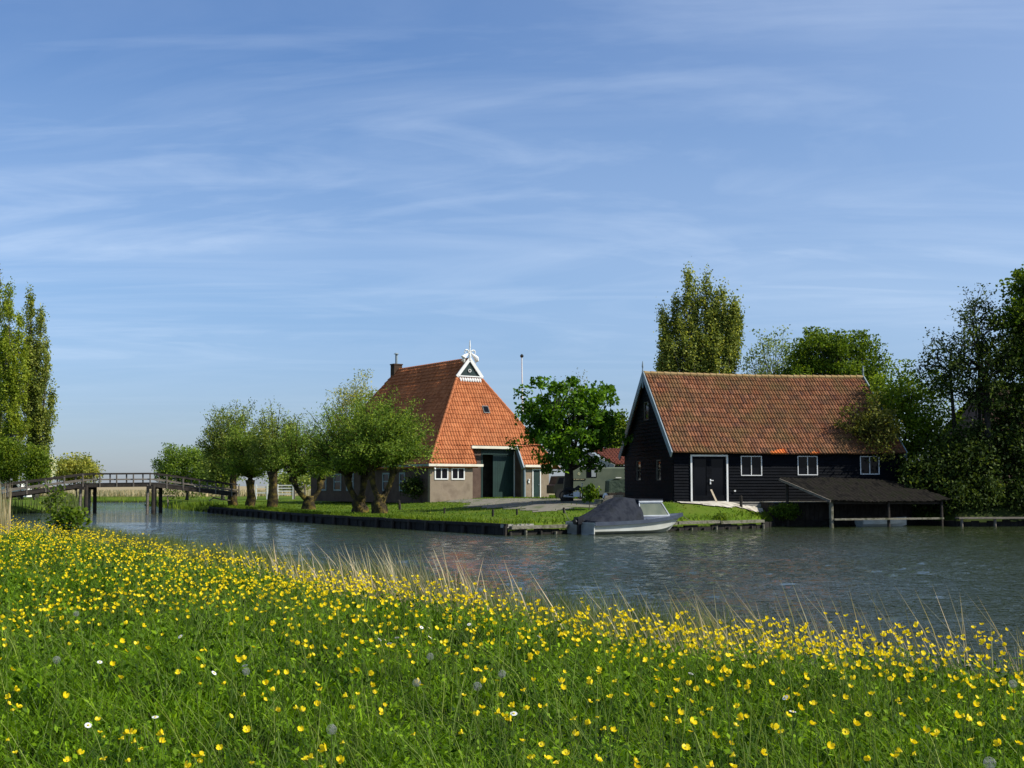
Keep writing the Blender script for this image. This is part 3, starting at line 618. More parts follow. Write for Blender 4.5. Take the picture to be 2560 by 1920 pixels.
for s in (-1, 1):                      # the two swans: thick bodies tapering up into curled necks
    P_ = [(.50, -.42), (.60, -.18), (.56, .04), (.42, .20), (.24, .34), (.12, .50), (.14, .68), (.26, .78), (.40, .74), (.46, .60), (.44, .46)]
    mb.tube([tp+FH.d(s*x*1.0, 0, z*.8+.05) for x, z in P_], [.07, .18, .20, .15, .09, .07, .06, .06, .055, .05, .045], 8)
mb.out('gable_ornament', m_white, fh)
# chimney
cq = FH.p(FW/2-.42, RL-.1, ZR-1.2)
mb = MB(); mb.box(cq, FH.d(.74, 0), FH.d(0, .62), (0, 0, 1.62)); mb.box(cq+FH.d(-.05, -.05, 1.622), FH.d(.84, 0), FH.d(0, .72), (0, 0, .09)); ch = mb.out('chimney', mat('sooty_brick', (.05, .032, .022), (.09, .06, .04), 3, .9, spec=.1), fh)
mb = MB(); q = cq+FH.d(.37, .31, 1.7); mb.tube([q, q+np.array((0, 0, .8))], .1, 10); mb.tube([q+np.array((0, 0, .82)), q+np.array((0, 0, .92))], [.22, .12], 10); f_ = mb.out('flue_pipe', m_greypaint, ch)
# side windows seen between the willows
for (a_, b_) in ((800, 818), (836.5, 855), (868, 886), (958, 975), (1000, 1014)):
    v0, v1 = FH.vat(b_), FH.vat(a_); zc = 1.62
    window(fh, FH.p(0, v0, zc), FH.d(0, 1), v1-v0, 1.35, FH.d(-1, 0), m_greypaint, 0, .12, .05, rail=.5, solid=True)

# --- the black barn
BF = Frame(8.2, 65.0, R(11.5)); BL, BW = 12.45, 8.7; bz, be, br = 1.20, 3.98, 8.05
bh = empty('black_barn', BF.p(BL/2, BW/2, bz), 'black tarred weatherboard barn with weathered brown-orange pantiled roof beside the quay', 'barn')
BU = BF.uat
ops = [(BU(1724.5), BU(1818), 0, zat(1137, 65.5)), (BU(1850.5), BU(1903), zat(1189.5, 66), zat(1140, 66)), (BU(1992), BU(2042), zat(1188, 66.4), zat(1140, 66.4)), (BU(2148), BU(2196), zat(1186, 66.8), zat(1140, 66.8))]
clapwall('front_wall', BF, 'u', BL, bz-.1, be-.03, m_black, bh, [(a_, b_, c_ if c_ else bz-.1, d_) for a_, b_, c_, d_ in ops], 0, board=.15)
slope = (br-be)/(BW/2)
gops = []
for (a_, b_, y0, y1) in ((1591, 1602, 1201, 1152), (1641, 1652, 1201, 1149)):
    v1, v0 = BF.vat(a_), BF.vat(b_); Yv = BF.p(0, v0, 0)[1]; gops.append((v0, v1, zat(y0, Yv), zat(y1, Yv)))
v1, v0 = BF.vat(1613), BF.vat(1622); gops.append((v0-.05, v1+.15, zat(1049, 68.8), zat(1003, 68.8)))
gable_run = lambda z: (max(0, (z-be)/slope)+.02, BW-max(0, (z-be)/slope)-.02)
clapwall('gable_wall', BF, 'v', BW, bz-.1, br-.25, m_black, bh, gops, 0, run=gable_run, board=.2)
clapwall('gable_wall', BF, 'v', BW, bz-.1, br-.25, m_black, bh, [], BL, run=gable_run, outward=1, board=.2)
mb = MB(); mb.box(BF.p(0, BW-.1, bz-.3), BF.d(BL, 0), BF.d(0, .1), (0, 0, be-bz+.25)); mb.out('back_wall', m_black, bh)
mb = MB(); mb.box(BF.p(.15, .15, bz-.3), BF.d(BL-.3, 0), BF.d(0, BW-.3), (0, 0, .33)); mb.box(BF.p(-.03, -.03, bz-.9), BF.d(BL+.06, 0), BF.d(0, .1), (0, 0, .90)); mb.out('plinth', m_concrete, bh)
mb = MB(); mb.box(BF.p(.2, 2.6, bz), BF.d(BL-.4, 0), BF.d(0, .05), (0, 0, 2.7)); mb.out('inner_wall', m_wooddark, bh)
E1 = .30; zE = be-slope*E1
A_, B_, C_, D_ = BF.p(-.18, -E1, zE), BF.p(BL+.18, -E1, zE), BF.p(BL+.18, BW/2, br), BF.p(-.18, BW/2, br)
rf = tiles('roof_tiles', A_, B_, C_, D_, m_tile_b, bh, tw=.165, course=.395, amp=.05, lift=.06, sag=.07)
tiles('roof_tiles', BF.p(BL+.18, BW+E1, zE), BF.p(-.18, BW+E1, zE), D_, C_, m_tile_b, bh, tw=.22, course=.4, sag=.07)
for (a_, b_) in ((1925, 1962), (2022, 2044)):          # patches of new tiles by the eaves
    u0, u1 = BU(a_, -.3), BU(b_, -.3); k_ = .165; u0 = round((u0+.18)/k_)*k_-.18; u1 = round((u1+.18)/k_)*k_-.18
    up_ = (np.array(D_)-A_)/np.linalg.norm(np.array(D_)-A_); nn_ = np.cross(BF.d(1, 0), up_); dz3 = np.array((0, 0, .07*math.sin(math.pi*(u0+.3)/BL))); q0 = np.array(A_)+BF.d(u0+.18, 0)+nn_*.03-up_*.01-dz3; q1 = np.array(A_)+BF.d(u1+.18, 0)+nn_*.03-up_*.01-dz3
    p_ = tiles('new_tiles', q0, q1, q1+up_*.40, q0+up_*.40, m_tile_new, bh, tw=.165, course=.395, amp=.05, lift=.06); p_['label'] = 'fresh bright orange tiles at the eaves'
mb = MB()
for i in range(34): sg_ = .07*math.sin(math.pi*i/34)+random.uniform(-.006, .006); mb.tube([BF.p(-.18+i*(BL+.36)/34, BW/2, br+.06-sg_), BF.p(-.18+(i+1.06)*(BL+.36)/34, BW/2, br+.045-sg_)], [.13, .11], 8)
mb.out('ridge', mat('mossy_ridge', (.30, .19, .07), (.36, .26, .12), 3, .9), bh)
for u in (-.26, BL+.20):
    mb = MB(); mb.beam(BF.p(u+.03, -E1-.05, zE-.12), BF.p(u+.03, BW/2, br-.02), .055, .34); mb.beam(BF.p(u+.03, BW+E1+.05, zE-.12), BF.p(u+.03, BW/2, br-.02), .055, .34)
    mb.out('bargeboard', m_greypaint, bh)
for u in (-.24, BL+.24):
    mb = MB(); mb.tube([BF.p(u, BW/2, z) for z in (br-.75, br-.5, br-.3, br+.1, br+.3, br+.42, br+.55, br+.72)], [.035, .06, .05, .055, .03, .055, .04, .012], 7); mb.out('finial', m_greypaint, bh)
mb = MB(); mb.box(BF.p(-.15, -.26, be-.30), BF.d(BL+.3, 0), BF.d(0, .2), (0, 0, .10)); mb.out('eaves_board', m_black, bh)
a_, b_, _, zt_ = ops[0]
mb = MB(); W_ = b_-a_                                        # white frame of the glazed double door
mb.box(BF.p(a_, -.08, bz), BF.d(.085, 0), BF.d(0, .2), (0, 0, zt_-bz)); mb.box(BF.p(b_-.085, -.08, bz), BF.d(.085, 0), BF.d(0, .2), (0, 0, zt_-bz)); mb.box(BF.p(a_+.085, -.08, zt_-.085), BF.d(W_-.17, 0), BF.d(0, .2), (0, 0, .085)); mb.box(BF.p(a_+.085, -.06, bz-.02), BF.d(W_-.17, 0), BF.d(0, .16), (0, 0, .05))
mb.out('door_frame', m_white, bh)
lw = (W_-.18)/2
for k in range(2):
    x = a_+.09+k*lw; mb = MB(); z0, z1 = bz+.04, zt_-.09
    for (p, q, r_, s_) in ((0, .13, 0, z1-z0), (lw-.13-.005, .13, 0, z1-z0), (.13, lw-.265, 0, .28), (.13, lw-.265, z1-z0-.13, .13)):
        mb.box(BF.p(x+p, -.01, z0+r_), BF.d(q, 0), BF.d(0, .06), (0, 0, s_))
    dl = mb.out('glazed_door', m_black, bh)
    mb = MB(); mb.box(BF.p(x+.12, .02, z0+.27), BF.d(lw-.25, 0), BF.d(0, .02), (0, 0, z1-z0-.39)); mb.out('pane', m_glass, dl)
    if k == 1: mb = MB(); mb.box(BF.p(x+.03, -.05, z0+.85), BF.d(.06, 0), BF.d(0, .035), (0, 0, .26)); mb.box(BF.p(x+.03, -.09, z0+1.02), BF.d(.18, 0), BF.d(0, .03), (0, 0, .04)); mb.out('handle', m_white, dl)
for k, (a_, b_, c_, d_) in enumerate(ops[1:]):
    window(bh, BF.p(a_, -.02, c_), BF.d(1, 0), b_-a_, d_-c_, BF.d(0, -1), m_white, 1, .042, .03)
for (a_, b_, c_, d_) in gops: window(bh, BF.p(.02, a_, c_), BF.d(0, 1), b_-a_, d_-c_, BF.d(-1, 0), m_wood, 0, .045, .035, rail=.5 if d_-c_ > .9 else 0)
mb = MB(); mb.box(BF.p(BU(1832), -.1, zat(1229, 65.5)), BF.d(.09, 0), BF.d(0, .07), (0, 0, .07)); mb.out('wall_socket', m_white, bh)
mb = MB(); P_ = [BF.p(u, -v, 0) for u, v in ((4.6, .03), (4.9, 1.0), (5.6, 1.35), (6.3, 1.1), (7.4, 1.05), (9.0, .85), (BL, .8), (BL, .03))]
mb.prism([(p[0], p[1], 1.17) for p in P_], (0, 0, .045)); mb.out('terrace_top', m_sand, bh)
P2 = [BF.p(u, -v, 0) for u, v in ((4.65, .03), (4.95, .95), (5.6, 1.28), (6.3, 1.04), (7.4, .98), (9.0, .78), (BL-.04, .74), (BL-.04, .03))]
mb = MB(); mb.prism([(p[0], p[1], .2) for p in P2], (0, 0, .968)); mb.out('terrace_edge', m_wooddark, bh)
mb = MB()
for k in range(30): u = 5.4+k*.24; mb.box(BF.p(u, -1.28 if u < 5.9 else (-1.13 if u < 7.4 else -.96), -.2), BF.d(.22, 0), BF.d(0, .06), (0, 0, 1.33+random.uniform(-.04, .03)))
mb.out('retaining_boards', m_wooddark, bh)
# plank leaning on the glazed door, posts by the barn
mb = MB(); mb.beam(at(1778, 1224, 65.0)+np.array((0, .05, 0)), at(1791.5, 1254, 64.6), .085, .03, up=(0, -1, .3)); tag(mb.out('plank', m_freshwood), 'pale fresh plank leaning against the glazed barn door', 'plank')
def post(px, ytop, ybot, label, w=.10, lean=0, mt=None, n=7, Y=None, group=None, off=0):
    g = gnd(px, ybot) if Y is None else np.array(at(px, ybot, Y)); h = (ybot-ytop)/FPX*g[1]
    mb = MB(); mb.tube([g+np.array((0, 0, -.3)), g+np.array((lean*h*.5, 0, h*.5)), g+np.array((lean*h, 0, h)), g+np.array((lean*h, 0, h+.02))], [w/2*1.05, w/2, w/2*.95, w/2*.6], n)
    mb.v = [tuple(np.array(v)) for v in mb.v]
    o = mesh('mooring_post' if not mt else 'garden_post', mb.v, mb.f, mt or m_wooddark, None, g); return tag(o, label, 'post', group)
post(1853, 1241, 1271, 'short dark post standing in the sand right of the glazed barn door', .15)
post(1858.5, 1236, 1262, 'thin pale post just behind the short dark post on the sand', .07, mt=m_wood)
post(1001, 1251, 1275, 'dark stubby post leaning left on the lawn right of the big willows', .16, -.18)
post(1111, 1270, 1284, 'thin dark post at the grass edge below the farmhouse windows', .10)
post(1232.5, 1274, 1292, 'dark mooring post on the grass below the tall barn door', .11)
post(1292.5, 1273, 1288, 'dark mooring post on the grass between tall door and chestnut', .10)
post(1411, 1270, 1284, 'dark mooring post on the grass just left of the cabin boat', .12, -.12)
post(975, 1239, 1253, 'short white stake in the grass beside the picnic table', .09, mt=m_white)

# --- lean-to boat shelter over the water
SH = Frame(15.35, 61.9, R(20)); SW = 6.55
sh = empty('boat_shelter', SH.p(SW/2, 1.5, 0), 'low open boat shelter on posts with dark sagging corrugated roof before the barn', 'shelter')
zlo, zhi = 1.33, 2.42; SD = 3.35; mb = MB(); nx_ = 110; ny_ = 14; V = []; Fc = []
def skew(i, j, z): return SH.p(i-.22*j, j, z)
for j in range(ny_):
    for i in range(nx_):
        u = -.25+(SW+.5)*i/(nx_-1); t = j/(ny_-1); z = zlo+(zhi-zlo)*t+.018*math.sin(i*1.75)-.07*math.sin(math.pi*(i/nx_))*(1-t)-.16*max(0, i/nx_-.62)*(t)**2*3+.02*math.sin(j*2.1+i*.13)
        V.append(skew(u, -.3+SD*t+.05*math.sin(i*.9)*(j == 0), z))
for j in range(ny_-1):
    for i in range(nx_-1): Fc.append((j*nx_+i, j*nx_+i+1, (j+1)*nx_+i+1, (j+1)*nx_+i))
m_shroof = mat('mossy_corrugated_sheet', (.006, .0055, .0045), (.017, .0145, .0115), 2.2, .9, .6, 9, c3=(.011, .012, .006), stretch=(1.6, .6, 1), spec=.1)
rf_ = mesh('roof', V, Fc, m_shroof, sh)
so_ = rf_.modifiers.new('solid', 'SOLIDIFY'); so_.thickness = .03; so_.offset = -1
for u in (0.02, 3.3, SW-.1):
    mb = MB(); mb.tube([SH.p(u, 0, -.7), SH.p(u, 0, zlo-.06)], .10 if u < 3 else .075, 8); p_ = mb.out('post', m_mossy if u < .5 else m_wooddark, sh)
for u in (-.62, SW-.75):
    mb = MB(); mb.tube([SH.p(u, SD-.5, -.3), SH.p(u, SD-.5, zhi-.22)], .075, 7); mb.out('post', m_wooddark, sh)
mb = MB(); mb.beam(SH.p(-.1, .09, zlo-.12), SH.p(SW, .09, zlo-.16), .1, .14); mb.out('beam', m_wooddark, sh)
mb = MB(); mb.beam(SH.p(.08, -.14, .40), SH.p(SW-.1, -.14, .40), .08, .09); mb.out('rail', m_mossy, sh)
mb = MB(); mb.beam(skew(-.3, -.32, zlo-.06), skew(-.3, SD-.35, zhi-.1), .05, .12); mb.out('bargeboard', m_wood, sh)

# --- quay: boards, cap timbers, piles
qk = empty('quay_wall', (-10, 69, 0), 'dark timber sheet piling with ragged grassy cap along the left waterside', 'quay wall')
def edge_pts(ps, step):
    r = []
    for (x0, y0), (x1, y1) in zip(ps[:-1], ps[1:]):
        L = math.hypot(x1-x0, y1-y0); n = max(1, int(L/step)); r += [(x0+(x1-x0)*k/n, y0+(y1-y0)*k/n) for k in range(n)]
    return r+[ps[-1]]
def boards(ps, top, mt, parent, name='boards', w=.24, th=.1, wav=.02):
    mb = MB(); e_ = edge_pts(ps, w)
    for (x0, y0), (x1, y1) in zip(e_[:-1], e_[1:]):
        d = np.array((x1-x0, y1-y0, 0)); n = np.array((d[1], -d[0], 0)); n /= np.linalg.norm(n)
        zt2 = top+random.uniform(-.08, .03)+wav*math.sin(x0*1.3); o = np.array((x0, y0, -.7))+n*random.uniform(-.015, .02)
        mb.box(o-n*.05, d*.96, -n*-.0+n*th, (0, 0, zt2+.7))
    return mb.out(name, mt, parent)
qa = [(-22.9, 97.5), (-10.1, 68.8), (-.2, 52.5)]
boards(qa, .40, m_quay, qk, w=.30)
mb = MB(); e_ = edge_pts(qa, 3.2)
for (x0, y0), (x1, y1) in zip(e_[:-1], e_[1:]):
    mb.beam((x0-.02, y0-.12, .40+random.uniform(-.02, .02)), (x1, y1-.12, .40+random.uniform(-.02, .02)), .12, .13)
mb.out('waling', m_quay, qk)
mb = MB()
for x, y in edge_pts(qa, 1.6): mb.tube([(x-.09, y-.13, -.6), (x-.08, y-.13, .34+random.uniform(-.1, .14))], .085, 7)
mb.out('piles', m_wooddark, qk)['kind'] = 'stuff'
mb = MB(); e_ = edge_pts(qa, .8)
for (x0, y0), (x1, y1) in zip(e_[:-1], e_[1:]): mb.box((x0+.02, y0, .22), (x1-x0, y1-y0, 0), (.42, .14, 0), (0, 0, .17+random.uniform(-.02, .02)))
mb.out('cap', m_mossy, qk)
q2 = empty('low_quay', (6, 57, 0), 'low weathered timber quay edge with pale cap behind the moored cabin boat', 'quay wall')
qb = [(-.1, 52.5), (11.9, 61.3)]
boards(qb, .22, m_quay, q2, w=.42)
for (s0, s1) in ((0, .34), (.345, .62), (.625, .8), (.805, 1.0)):
    x0, y0 = np.array(qb[0])+(np.array(qb[1])-qb[0])*s0; x1, y1 = np.array(qb[0])+(np.array(qb[1])-qb[0])*s1
    mb = MB(); mb.beam((x0, y0-.02, .33+random.uniform(-.03, .03)), (x1, y1-.02, .33+random.uniform(-.03, .03)), .34, .13); mb.out('cap_beam', m_mossy, q2)
mb = MB(); mb.box((-.25, 52.38, .30), (1.15, .85, 0), (-.22, .28, 0), (0, 0, .14)); mb.out('concrete_block', m_concrete, q2)
for k, (x, y) in enumerate(edge_pts(qb, .75)):
    mb = MB(); mb.tube([(x+.03, y-.16, -.6), (x+.03, y-.16, .16+random.uniform(-.08, .1))], .07, 7); mb.out('pile', m_mossy if k % 2 else m_wooddark, q2)
q3 = empty('bank_retaining_wall', (18, 66, 0), 'dark timber bank wall in the shade under the trees and shelter', 'quay wall')
boards([(11.9, 61.3), (13.2, 64.6), (20.9, 66.6), (22.0, 63.8), (30, 64.5), (44, 66.2)], .30, m_quay, q3, w=.4)
mb = MB(); mb.beam((22.0, 63.6, .42), (27.2, 64.1, .42), .5, .08); [mb.tube([(x, 63.5+(x-22)*.1, -.6), (x, 63.5+(x-22)*.1, .4)], .07, 7) for x in (22.2, 23.9, 25.6, 27)]
tag(mb.out('jetty', m_wood, None, (24, 64, 0)), 'narrow plank jetty in the shade right of the boat shelter', 'jetty')

# --- cabin boat
ba = math.atan2(9, 12.1)-.03; BO = Frame(2.83, 53.5, ba); LB = 5.7
bt = empty('cabin_boat', BO.p(LB/2, 0, 0), 'white motorboat with grey canvas cover and windscreen moored at the low quay', 'boat')
def sec(t):                            # half beam at sheer, sheer z, chine half beam, chine z, keel z
    b = .98*(1-max(0, (t-.42)/.58)**2.3); return max(b, .02), .50+.30*t**2.1, max(b*.86*(1-.25*max(0, t-.5)), .012), .10+.42*max(0, t-.55)**1.5*1.6, -.22+.62*max(0, t-.72)**1.4*3.2
V = []; Fc = []; ns = 40; prof_n = 0
for i in range(ns):
    t = i/(ns-1); b, s_, cb, cz, kz = sec(t); x = t*LB; kz = min(kz, s_-.08); cz = min(max(cz, kz+.03), s_-.05)
    ring = [(-b, s_), (-b-.03*(t < .97), s_-.06), (-b*.99, s_-.10), (-(b*.35+cb*.65), (s_*.45+cz*.55)), (-cb-.02, cz+.03), (-cb*.97, cz), (0, kz), (cb*.97, cz), (cb+.02, cz+.03), ((b*.35+cb*.65), (s_*.45+cz*.55)), (b*.99, s_-.10), (b+.03*(t < .97), s_-.06), (b, s_)]
    prof_n = len(ring); V += [BO.p(x-max(0, (t-.6)/.4)**1.5*1.0*(1-min(1, max(0, (z+.15)/(s_+.15)))), y, z) for y, z in ring]
for i in range(ns-1):
    for k in range(prof_n-1): Fc.append((i*prof_n+k, i*prof_n+k+1, (i+1)*prof_n+k+1, (i+1)*prof_n+k))
Fc.append(tuple(range(prof_n))); m_hull = mat('boat_gelcoat', (.62, .63, .58), (.50, .50, .44), 1.6, .35, spec=.5)
hull = mesh('hull', V, Fc, m_hull, bt, smooth=False)
m_stripe = mat('dark_blue_trim', (.035, .045, .07), (.05, .065, .09), 3, .5); mb = MB()
for i in range(ns-1):
    t0, t1 = i/(ns-1), (i+1)/(ns-1); b0, s0, *_ = sec(t0); b1, s1, *_ = sec(t1)
    for sg in (-1, 1): mb.beam(BO.p(t0*LB, sg*(b0+.012), s0-.05), BO.p(t1*LB, sg*(b1+.012), s1-.05), .05, .15)
mb.out('rubbing_strake', m_stripe, hull)
V = []; Fc = []; nd_ = 14                                     # deck
for i in range(nd_):
    t = .52+.48*i/(nd_-1); b, s_, *_ = sec(t)
    for k in range(7): y = b*(1-2*k/6)*.97; V.append(BO.p(t*LB, y, s_+.10*(1-(k/3-1)**2)*min(1, b*1.5)+.005))
for i in range(nd_-1):
    for k in range(6): Fc.append((i*7+k, i*7+k+1, (i+1)*7+k+1, (i+1)*7+k))
m_deck = mat('blue_grey_deck', (.05, .065, .10), (.08, .10, .14), 4, .5); mesh('foredeck', V, Fc, m_deck, bt, smooth=True)
mb = MB(); mb.box(BO.p(.0, -.93, .02), BO.d(.04, 0), BO.d(0, 1.86), (0, 0, .46)); mb.out('transom', m_hull, bt)
# canvas cover: peak at the cabin top, sagging to the stern
V = []; Fc = []; prof = [(.05, .54, .93), (.45, .70, .93), (.9, .91, .90), (1.35, 1.14, .86), (1.8, 1.38, .80), (2.02, 1.48, .76), (2.15, 1.50, .74), (2.45, 1.47, .73), (2.66, 1.44, .73)]
nk = 15
for i, (x, zt2, hb) in enumerate(prof):
    b, s_, *_ = sec(x/LB)
    for k in range(nk):
        a_ = math.pi*k/(nk-1); cy_ = math.cos(a_); sy_ = math.sin(a_); yy = (b+.02)*(1-sy_)*cy_+(hb*cy_)*sy_ if abs(cy_) > .01 else 0
        yy = cy_*((b+.03)*(1-sy_**.6)+hb*sy_**.6); z = s_-.05+(zt2-s_+.05)*min(1, sy_*1.25)**.7+.03*sy_
        V.append(BO.p(x+.04*math.sin(k*1.9+i), yy+.015*math.sin(i*2.3+k*2.9), z+.018*math.sin(k*2.2+i*1.4)))
for i in range(len(prof)-1):
    for k in range(nk-1): Fc.append((i*nk+k, i*nk+k+1, (i+1)*nk+k+1, (i+1)*nk+k))
Fc.append(tuple(range(nk))[::-1])
m_canvas = mat('faded_navy_canvas', (.015, .018, .026), (.029, .033, .043), 2.4, .9, .7, 7, c3=(.021, .024, .028), spec=.1); cv_ = mesh('canvas_cover', V, Fc, m_canvas, bt, smooth=True)
sb_ = cv_.modifiers.new('sub', 'SUBSURF'); sb_.levels = 1; sb_.render_levels = 2
# windscreen
x0_, x1_, zb_, zt2 = 2.62, 4.3, .74, 1.29
m_ws = mat('reflection_tint_windscreen', (.10, .115, .075), (.16, .17, .115), 1.2, .12, spec=.5); m_alu = mat('aluminium', (.62, .64, .66), (.5, .52, .54), 3, .35, metal=.4)  # olive reflection is put into the boat glass colour
m_dd = m_deck
mb = MB(); mb.prism([BO.p(x0_-.1, -.80, .50), BO.p(4.55, -.66, .60), BO.p(4.42, -.60, zb_), BO.p(x0_-.1, -.76, zb_)], BO.d(0, 1.2)); mb.out('cabin_base', m_deck, bt)
for sg in (-1, 1):
    q = [BO.p(x0_, sg*.76, zb_), BO.p(x1_+.12, sg*.58, zb_), BO.p(x1_-.28, sg*.52, zt2), BO.p(x0_, sg*.68, zt2)]
    mb = MB(); mb.prism(q, BO.d(0, .015)); w_ = mb.out('side_window', m_ws, bt)
    mb = MB()
    for i in range(4): mb.beam(q[i]+BO.d(0, sg*.012), q[(i+1) % 4]+BO.d(0, sg*.012), .04, .05)
    mb.out('window_frame', m_alu, w_)
q = [BO.p(x1_+.13, -.57, zb_), BO.p(x1_+.13, .57, zb_), BO.p(x1_-.27, .51, zt2), BO.p(x1_-.27, -.51, zt2)]
mb = MB(); mb.prism(q, BO.d(.015, 0)); w_ = mb.out('windscreen', m_ws, bt)
mb = MB(); [mb.beam(q[i], q[(i+1) % 4], .04, .05) for i in range(4)]; mb.beam((q[0]+q[1])/2, (q[2]+q[3])/2, .04, .05); mb.out('windscreen_frame', m_alu, w_)
mb = MB(); mb.prism([BO.p(x0_-.05, -.73, zt2+.02), BO.p(x1_-.22, -.56, zt2+.02), BO.p(x1_-.22, .56, zt2+.02), BO.p(x0_-.05, .73, zt2+.02)], (0, 0, .13)); mb.out('cabin_roof', m_canvas, bt)
mb = MB(); mb.beam(BO.p(x0_-.05, -.745, zt2+.05), BO.p(x1_-.24, -.57, zt2+.05), .03, .06); mb.out('roof_rail', m_alu, bt)
mb = MB(); mb.box(BO.p(-.22, -.16, .42), BO.d(.3, 0), BO.d(0, .3), (0, 0, .30)); mb.box(BO.p(-.14, -.07, -.3), BO.d(.14, 0), BO.d(0, .12), (0, 0, .74)); mb.tube([BO.p(-.3, -.0, .52), BO.p(.1, 0, .56)], [.12, .16], 10)
mb.out('outboard_motor', mat('black_plastic', (.012, .012, .014), rough=.4), bt)
mb = MB(); mb.tube(bez(BO.p(LB-.15, 0, .86), at(1745, 1306, 57.7), (0, 0, -.25), 7), .012, 5); mb.out('mooring_line', m_wood, bt)
mb = MB(); p0 = BO.p(.1, .75, .52); g_ = gnd(1411, 1283); mb.tube(bez(p0, g_+np.array((0, 0, .2)), (0, 0, -.2), 7), .012, 5); mb.out('mooring_line', m_wood, bt)
# small white rowing boat in the shelter
RB = Frame(*at(2148, 1310, 64.0)[:2], R(9)); rb = empty('rowing_boat', RB.p(1.2, 0, 0), 'small white rowing boat lying in the dark under the boat shelter', 'boat'); V = []; Fc = []
for i in range(14):
    t = i/13; b = .52*(1-max(0, (t-.4)/.6)**2.2)+.01; s_ = .33+.13*t*t; kz = -.05+.36*max(0, t-.75)**1.3*2
    V += [RB.p(t*2.5, y, z) for y, z in ((-b, s_), (-b*.9, s_*.45+kz*.55), (-b*.5, kz), (b*.5, kz), (b*.9, s_*.45+kz*.55), (b, s_))]
for i in range(13):
    for k in range(5): Fc.append((i*6+k, i*6+k+1, (i+1)*6+k+1, (i+1)*6+k))
Fc.append(tuple(range(6))); ho = mesh('hull', V, Fc, m_hull, rb); md = ho.modifiers.new('solid', 'SOLIDIFY'); md.thickness = .03
mb = MB(); [mb.box(RB.p(x, -.46, .24), RB.d(.2, 0), RB.d(0, .92), (0, 0, .03)) for x in (.25, 1.1)]; mb.out('thwarts', m_wood, rb)

# --- the footbridge
def bpt(px, y, Y): return at(px, y, Y)
Bx = [(-30, 1216.5, 1252, 91.0), (20, 1208.5, 1242, 91.6), (208, 1184.5, 1218.5, 93.2), (376, 1183.5, 1216.5, 94.2), (580, 1211.5, 1240.5, 96.4)]
fb = empty('footbridge', (at(292, 1215, 93.7)[0], 93.7, 0), 'dark timber footbridge humped over the canal with post and rail sides', 'bridge')
BWD = np.array((-.02, 2.0, 0)); tops_ = [np.array(bpt(x, yt, Y)) for x, yt, yb, Y in Bx]; bots = [np.array(bpt(x, yb, Y)) for x, yt, yb, Y in Bx]
for w_ in (0, 1):
    for nm, dz, hh, ww in (('handrail', 0, .10, .16), ('mid_rail', -.42, .09, .05)):
        mb = MB()
        for p, q in zip(tops_[:-1], tops_[1:]): mb.beam(p+BWD*w_+(0, 0, dz), q+BWD*w_+(0, 0, dz), ww, hh)
        mb.out(nm, m_wooddark if nm == 'handrail' else m_wood, fb)
    mb = MB()
    for p, q in zip(bots[:-1], bots[1:]): mb.beam(p+BWD*w_+(0, 0, .13), q+BWD*w_+(0, 0, .13), .12, .26)
    mb.out('deck_beam', m_wooddark, fb)
    for (i, n_) in ((0, 2), (1, 4), (2, 4), (3, 5)):
        for k in range(n_+(i == 3)):
            t = (k+.08*w_)/n_; tp_ = tops_[i]*(1-t)+tops_[i+1]*t+BWD*w_; bt_ = bots[i]*(1-t)+bots[i+1]*t+BWD*w_; mb = MB(); mb.beam(bt_+(0, -.075+.15*w_, .0), tp_+(0, -.075+.15*w_, -.05), .09, .08, up=(0, 1, 0)); mb.out('rail_post', m_wood, fb)
mb = MB()
for p, q in zip(bots[:-1], bots[1:]):
    n_ = int(np.linalg.norm(q-p)/.2)
    for k in range(n_): a_ = p+(q-p)*k/n_; mb.box(a_+(0, -.08, .265), (q-p)/n_*.93, BWD+(0, .16, 0), (0, 0, .045))
mb.out('deck_planks', m_wooddark, fb)
for (px, i) in ((206, 2), (378, 3)):
    b_ = bots[i]
    for w_ in (0, 1):
        for dx in (-.18, .22): mb = MB(); mb.tube([b_+BWD*w_+(dx, 0, .15), (b_[0]+dx*1.1, b_[1]+BWD[1]*w_, -.9)], .14 if dx > 0 else .11, 9); mb.out('bridge_pile', m_wooddark if dx > 0 else m_wood, fb)
    mb = MB(); mb.beam(b_+(0, -.35, -.06), b_+BWD+(0, .35, -.06), .34, .22); mb.out('cross_beam', m_wooddark, fb)

# --- shed, vans and yard clutter between farm and barn
SF = Frame(*at(1497, 1250, 84)[:2], R(14)); sd = empty('yard_shed', SF.p(2.5, 2, 1.1), 'low open shed with dull red tiled roof and white bargeboard behind the black barn', 'shed')
ze_, zr_ = zat(1162, 84), zat(1121, 86.6)
tiles('roof_tiles', SF.p(1.15, 0, ze_), SF.p(6.2, 0, ze_), SF.p(6.0, 2.9, zr_), SF.p(.1, 2.9, zr_), tile_mat('dull_red_tile', [(.17, .06, .04), (.22, .075, .05), (.19, .065, .04)], .2, (.12, .07, .04), 1), sd, tw=.24)
mb = MB(); mb.box(SF.p(.3, 4.5, .9), SF.d(6, 0), SF.d(0, .1), (0, 0, 2.5)); mb.box(SF.p(6.1, .2, .9), SF.d(.1, 0), SF.d(0, 4.3), (0, 0, 2.4)); mb.out('wall', m_black, sd)
mb = MB(); mb.prism([SF.p(1.15, -.04, ze_-.32), SF.p(.95, .3, ze_-.05), SF.p(-.05, 2.9, zr_-.05), SF.p(-.05, 2.9, zr_-.40)], SF.d(.05, 0)); mb.beam(SF.p(1.05, -.06, ze_-.15), SF.p(-.35, 1.2, ze_+.55), .05, .34); mb.out('bargeboard', mat('greyish_white_board', (.5, .48, .46), (.42, .4, .38), 2, .7), sd)
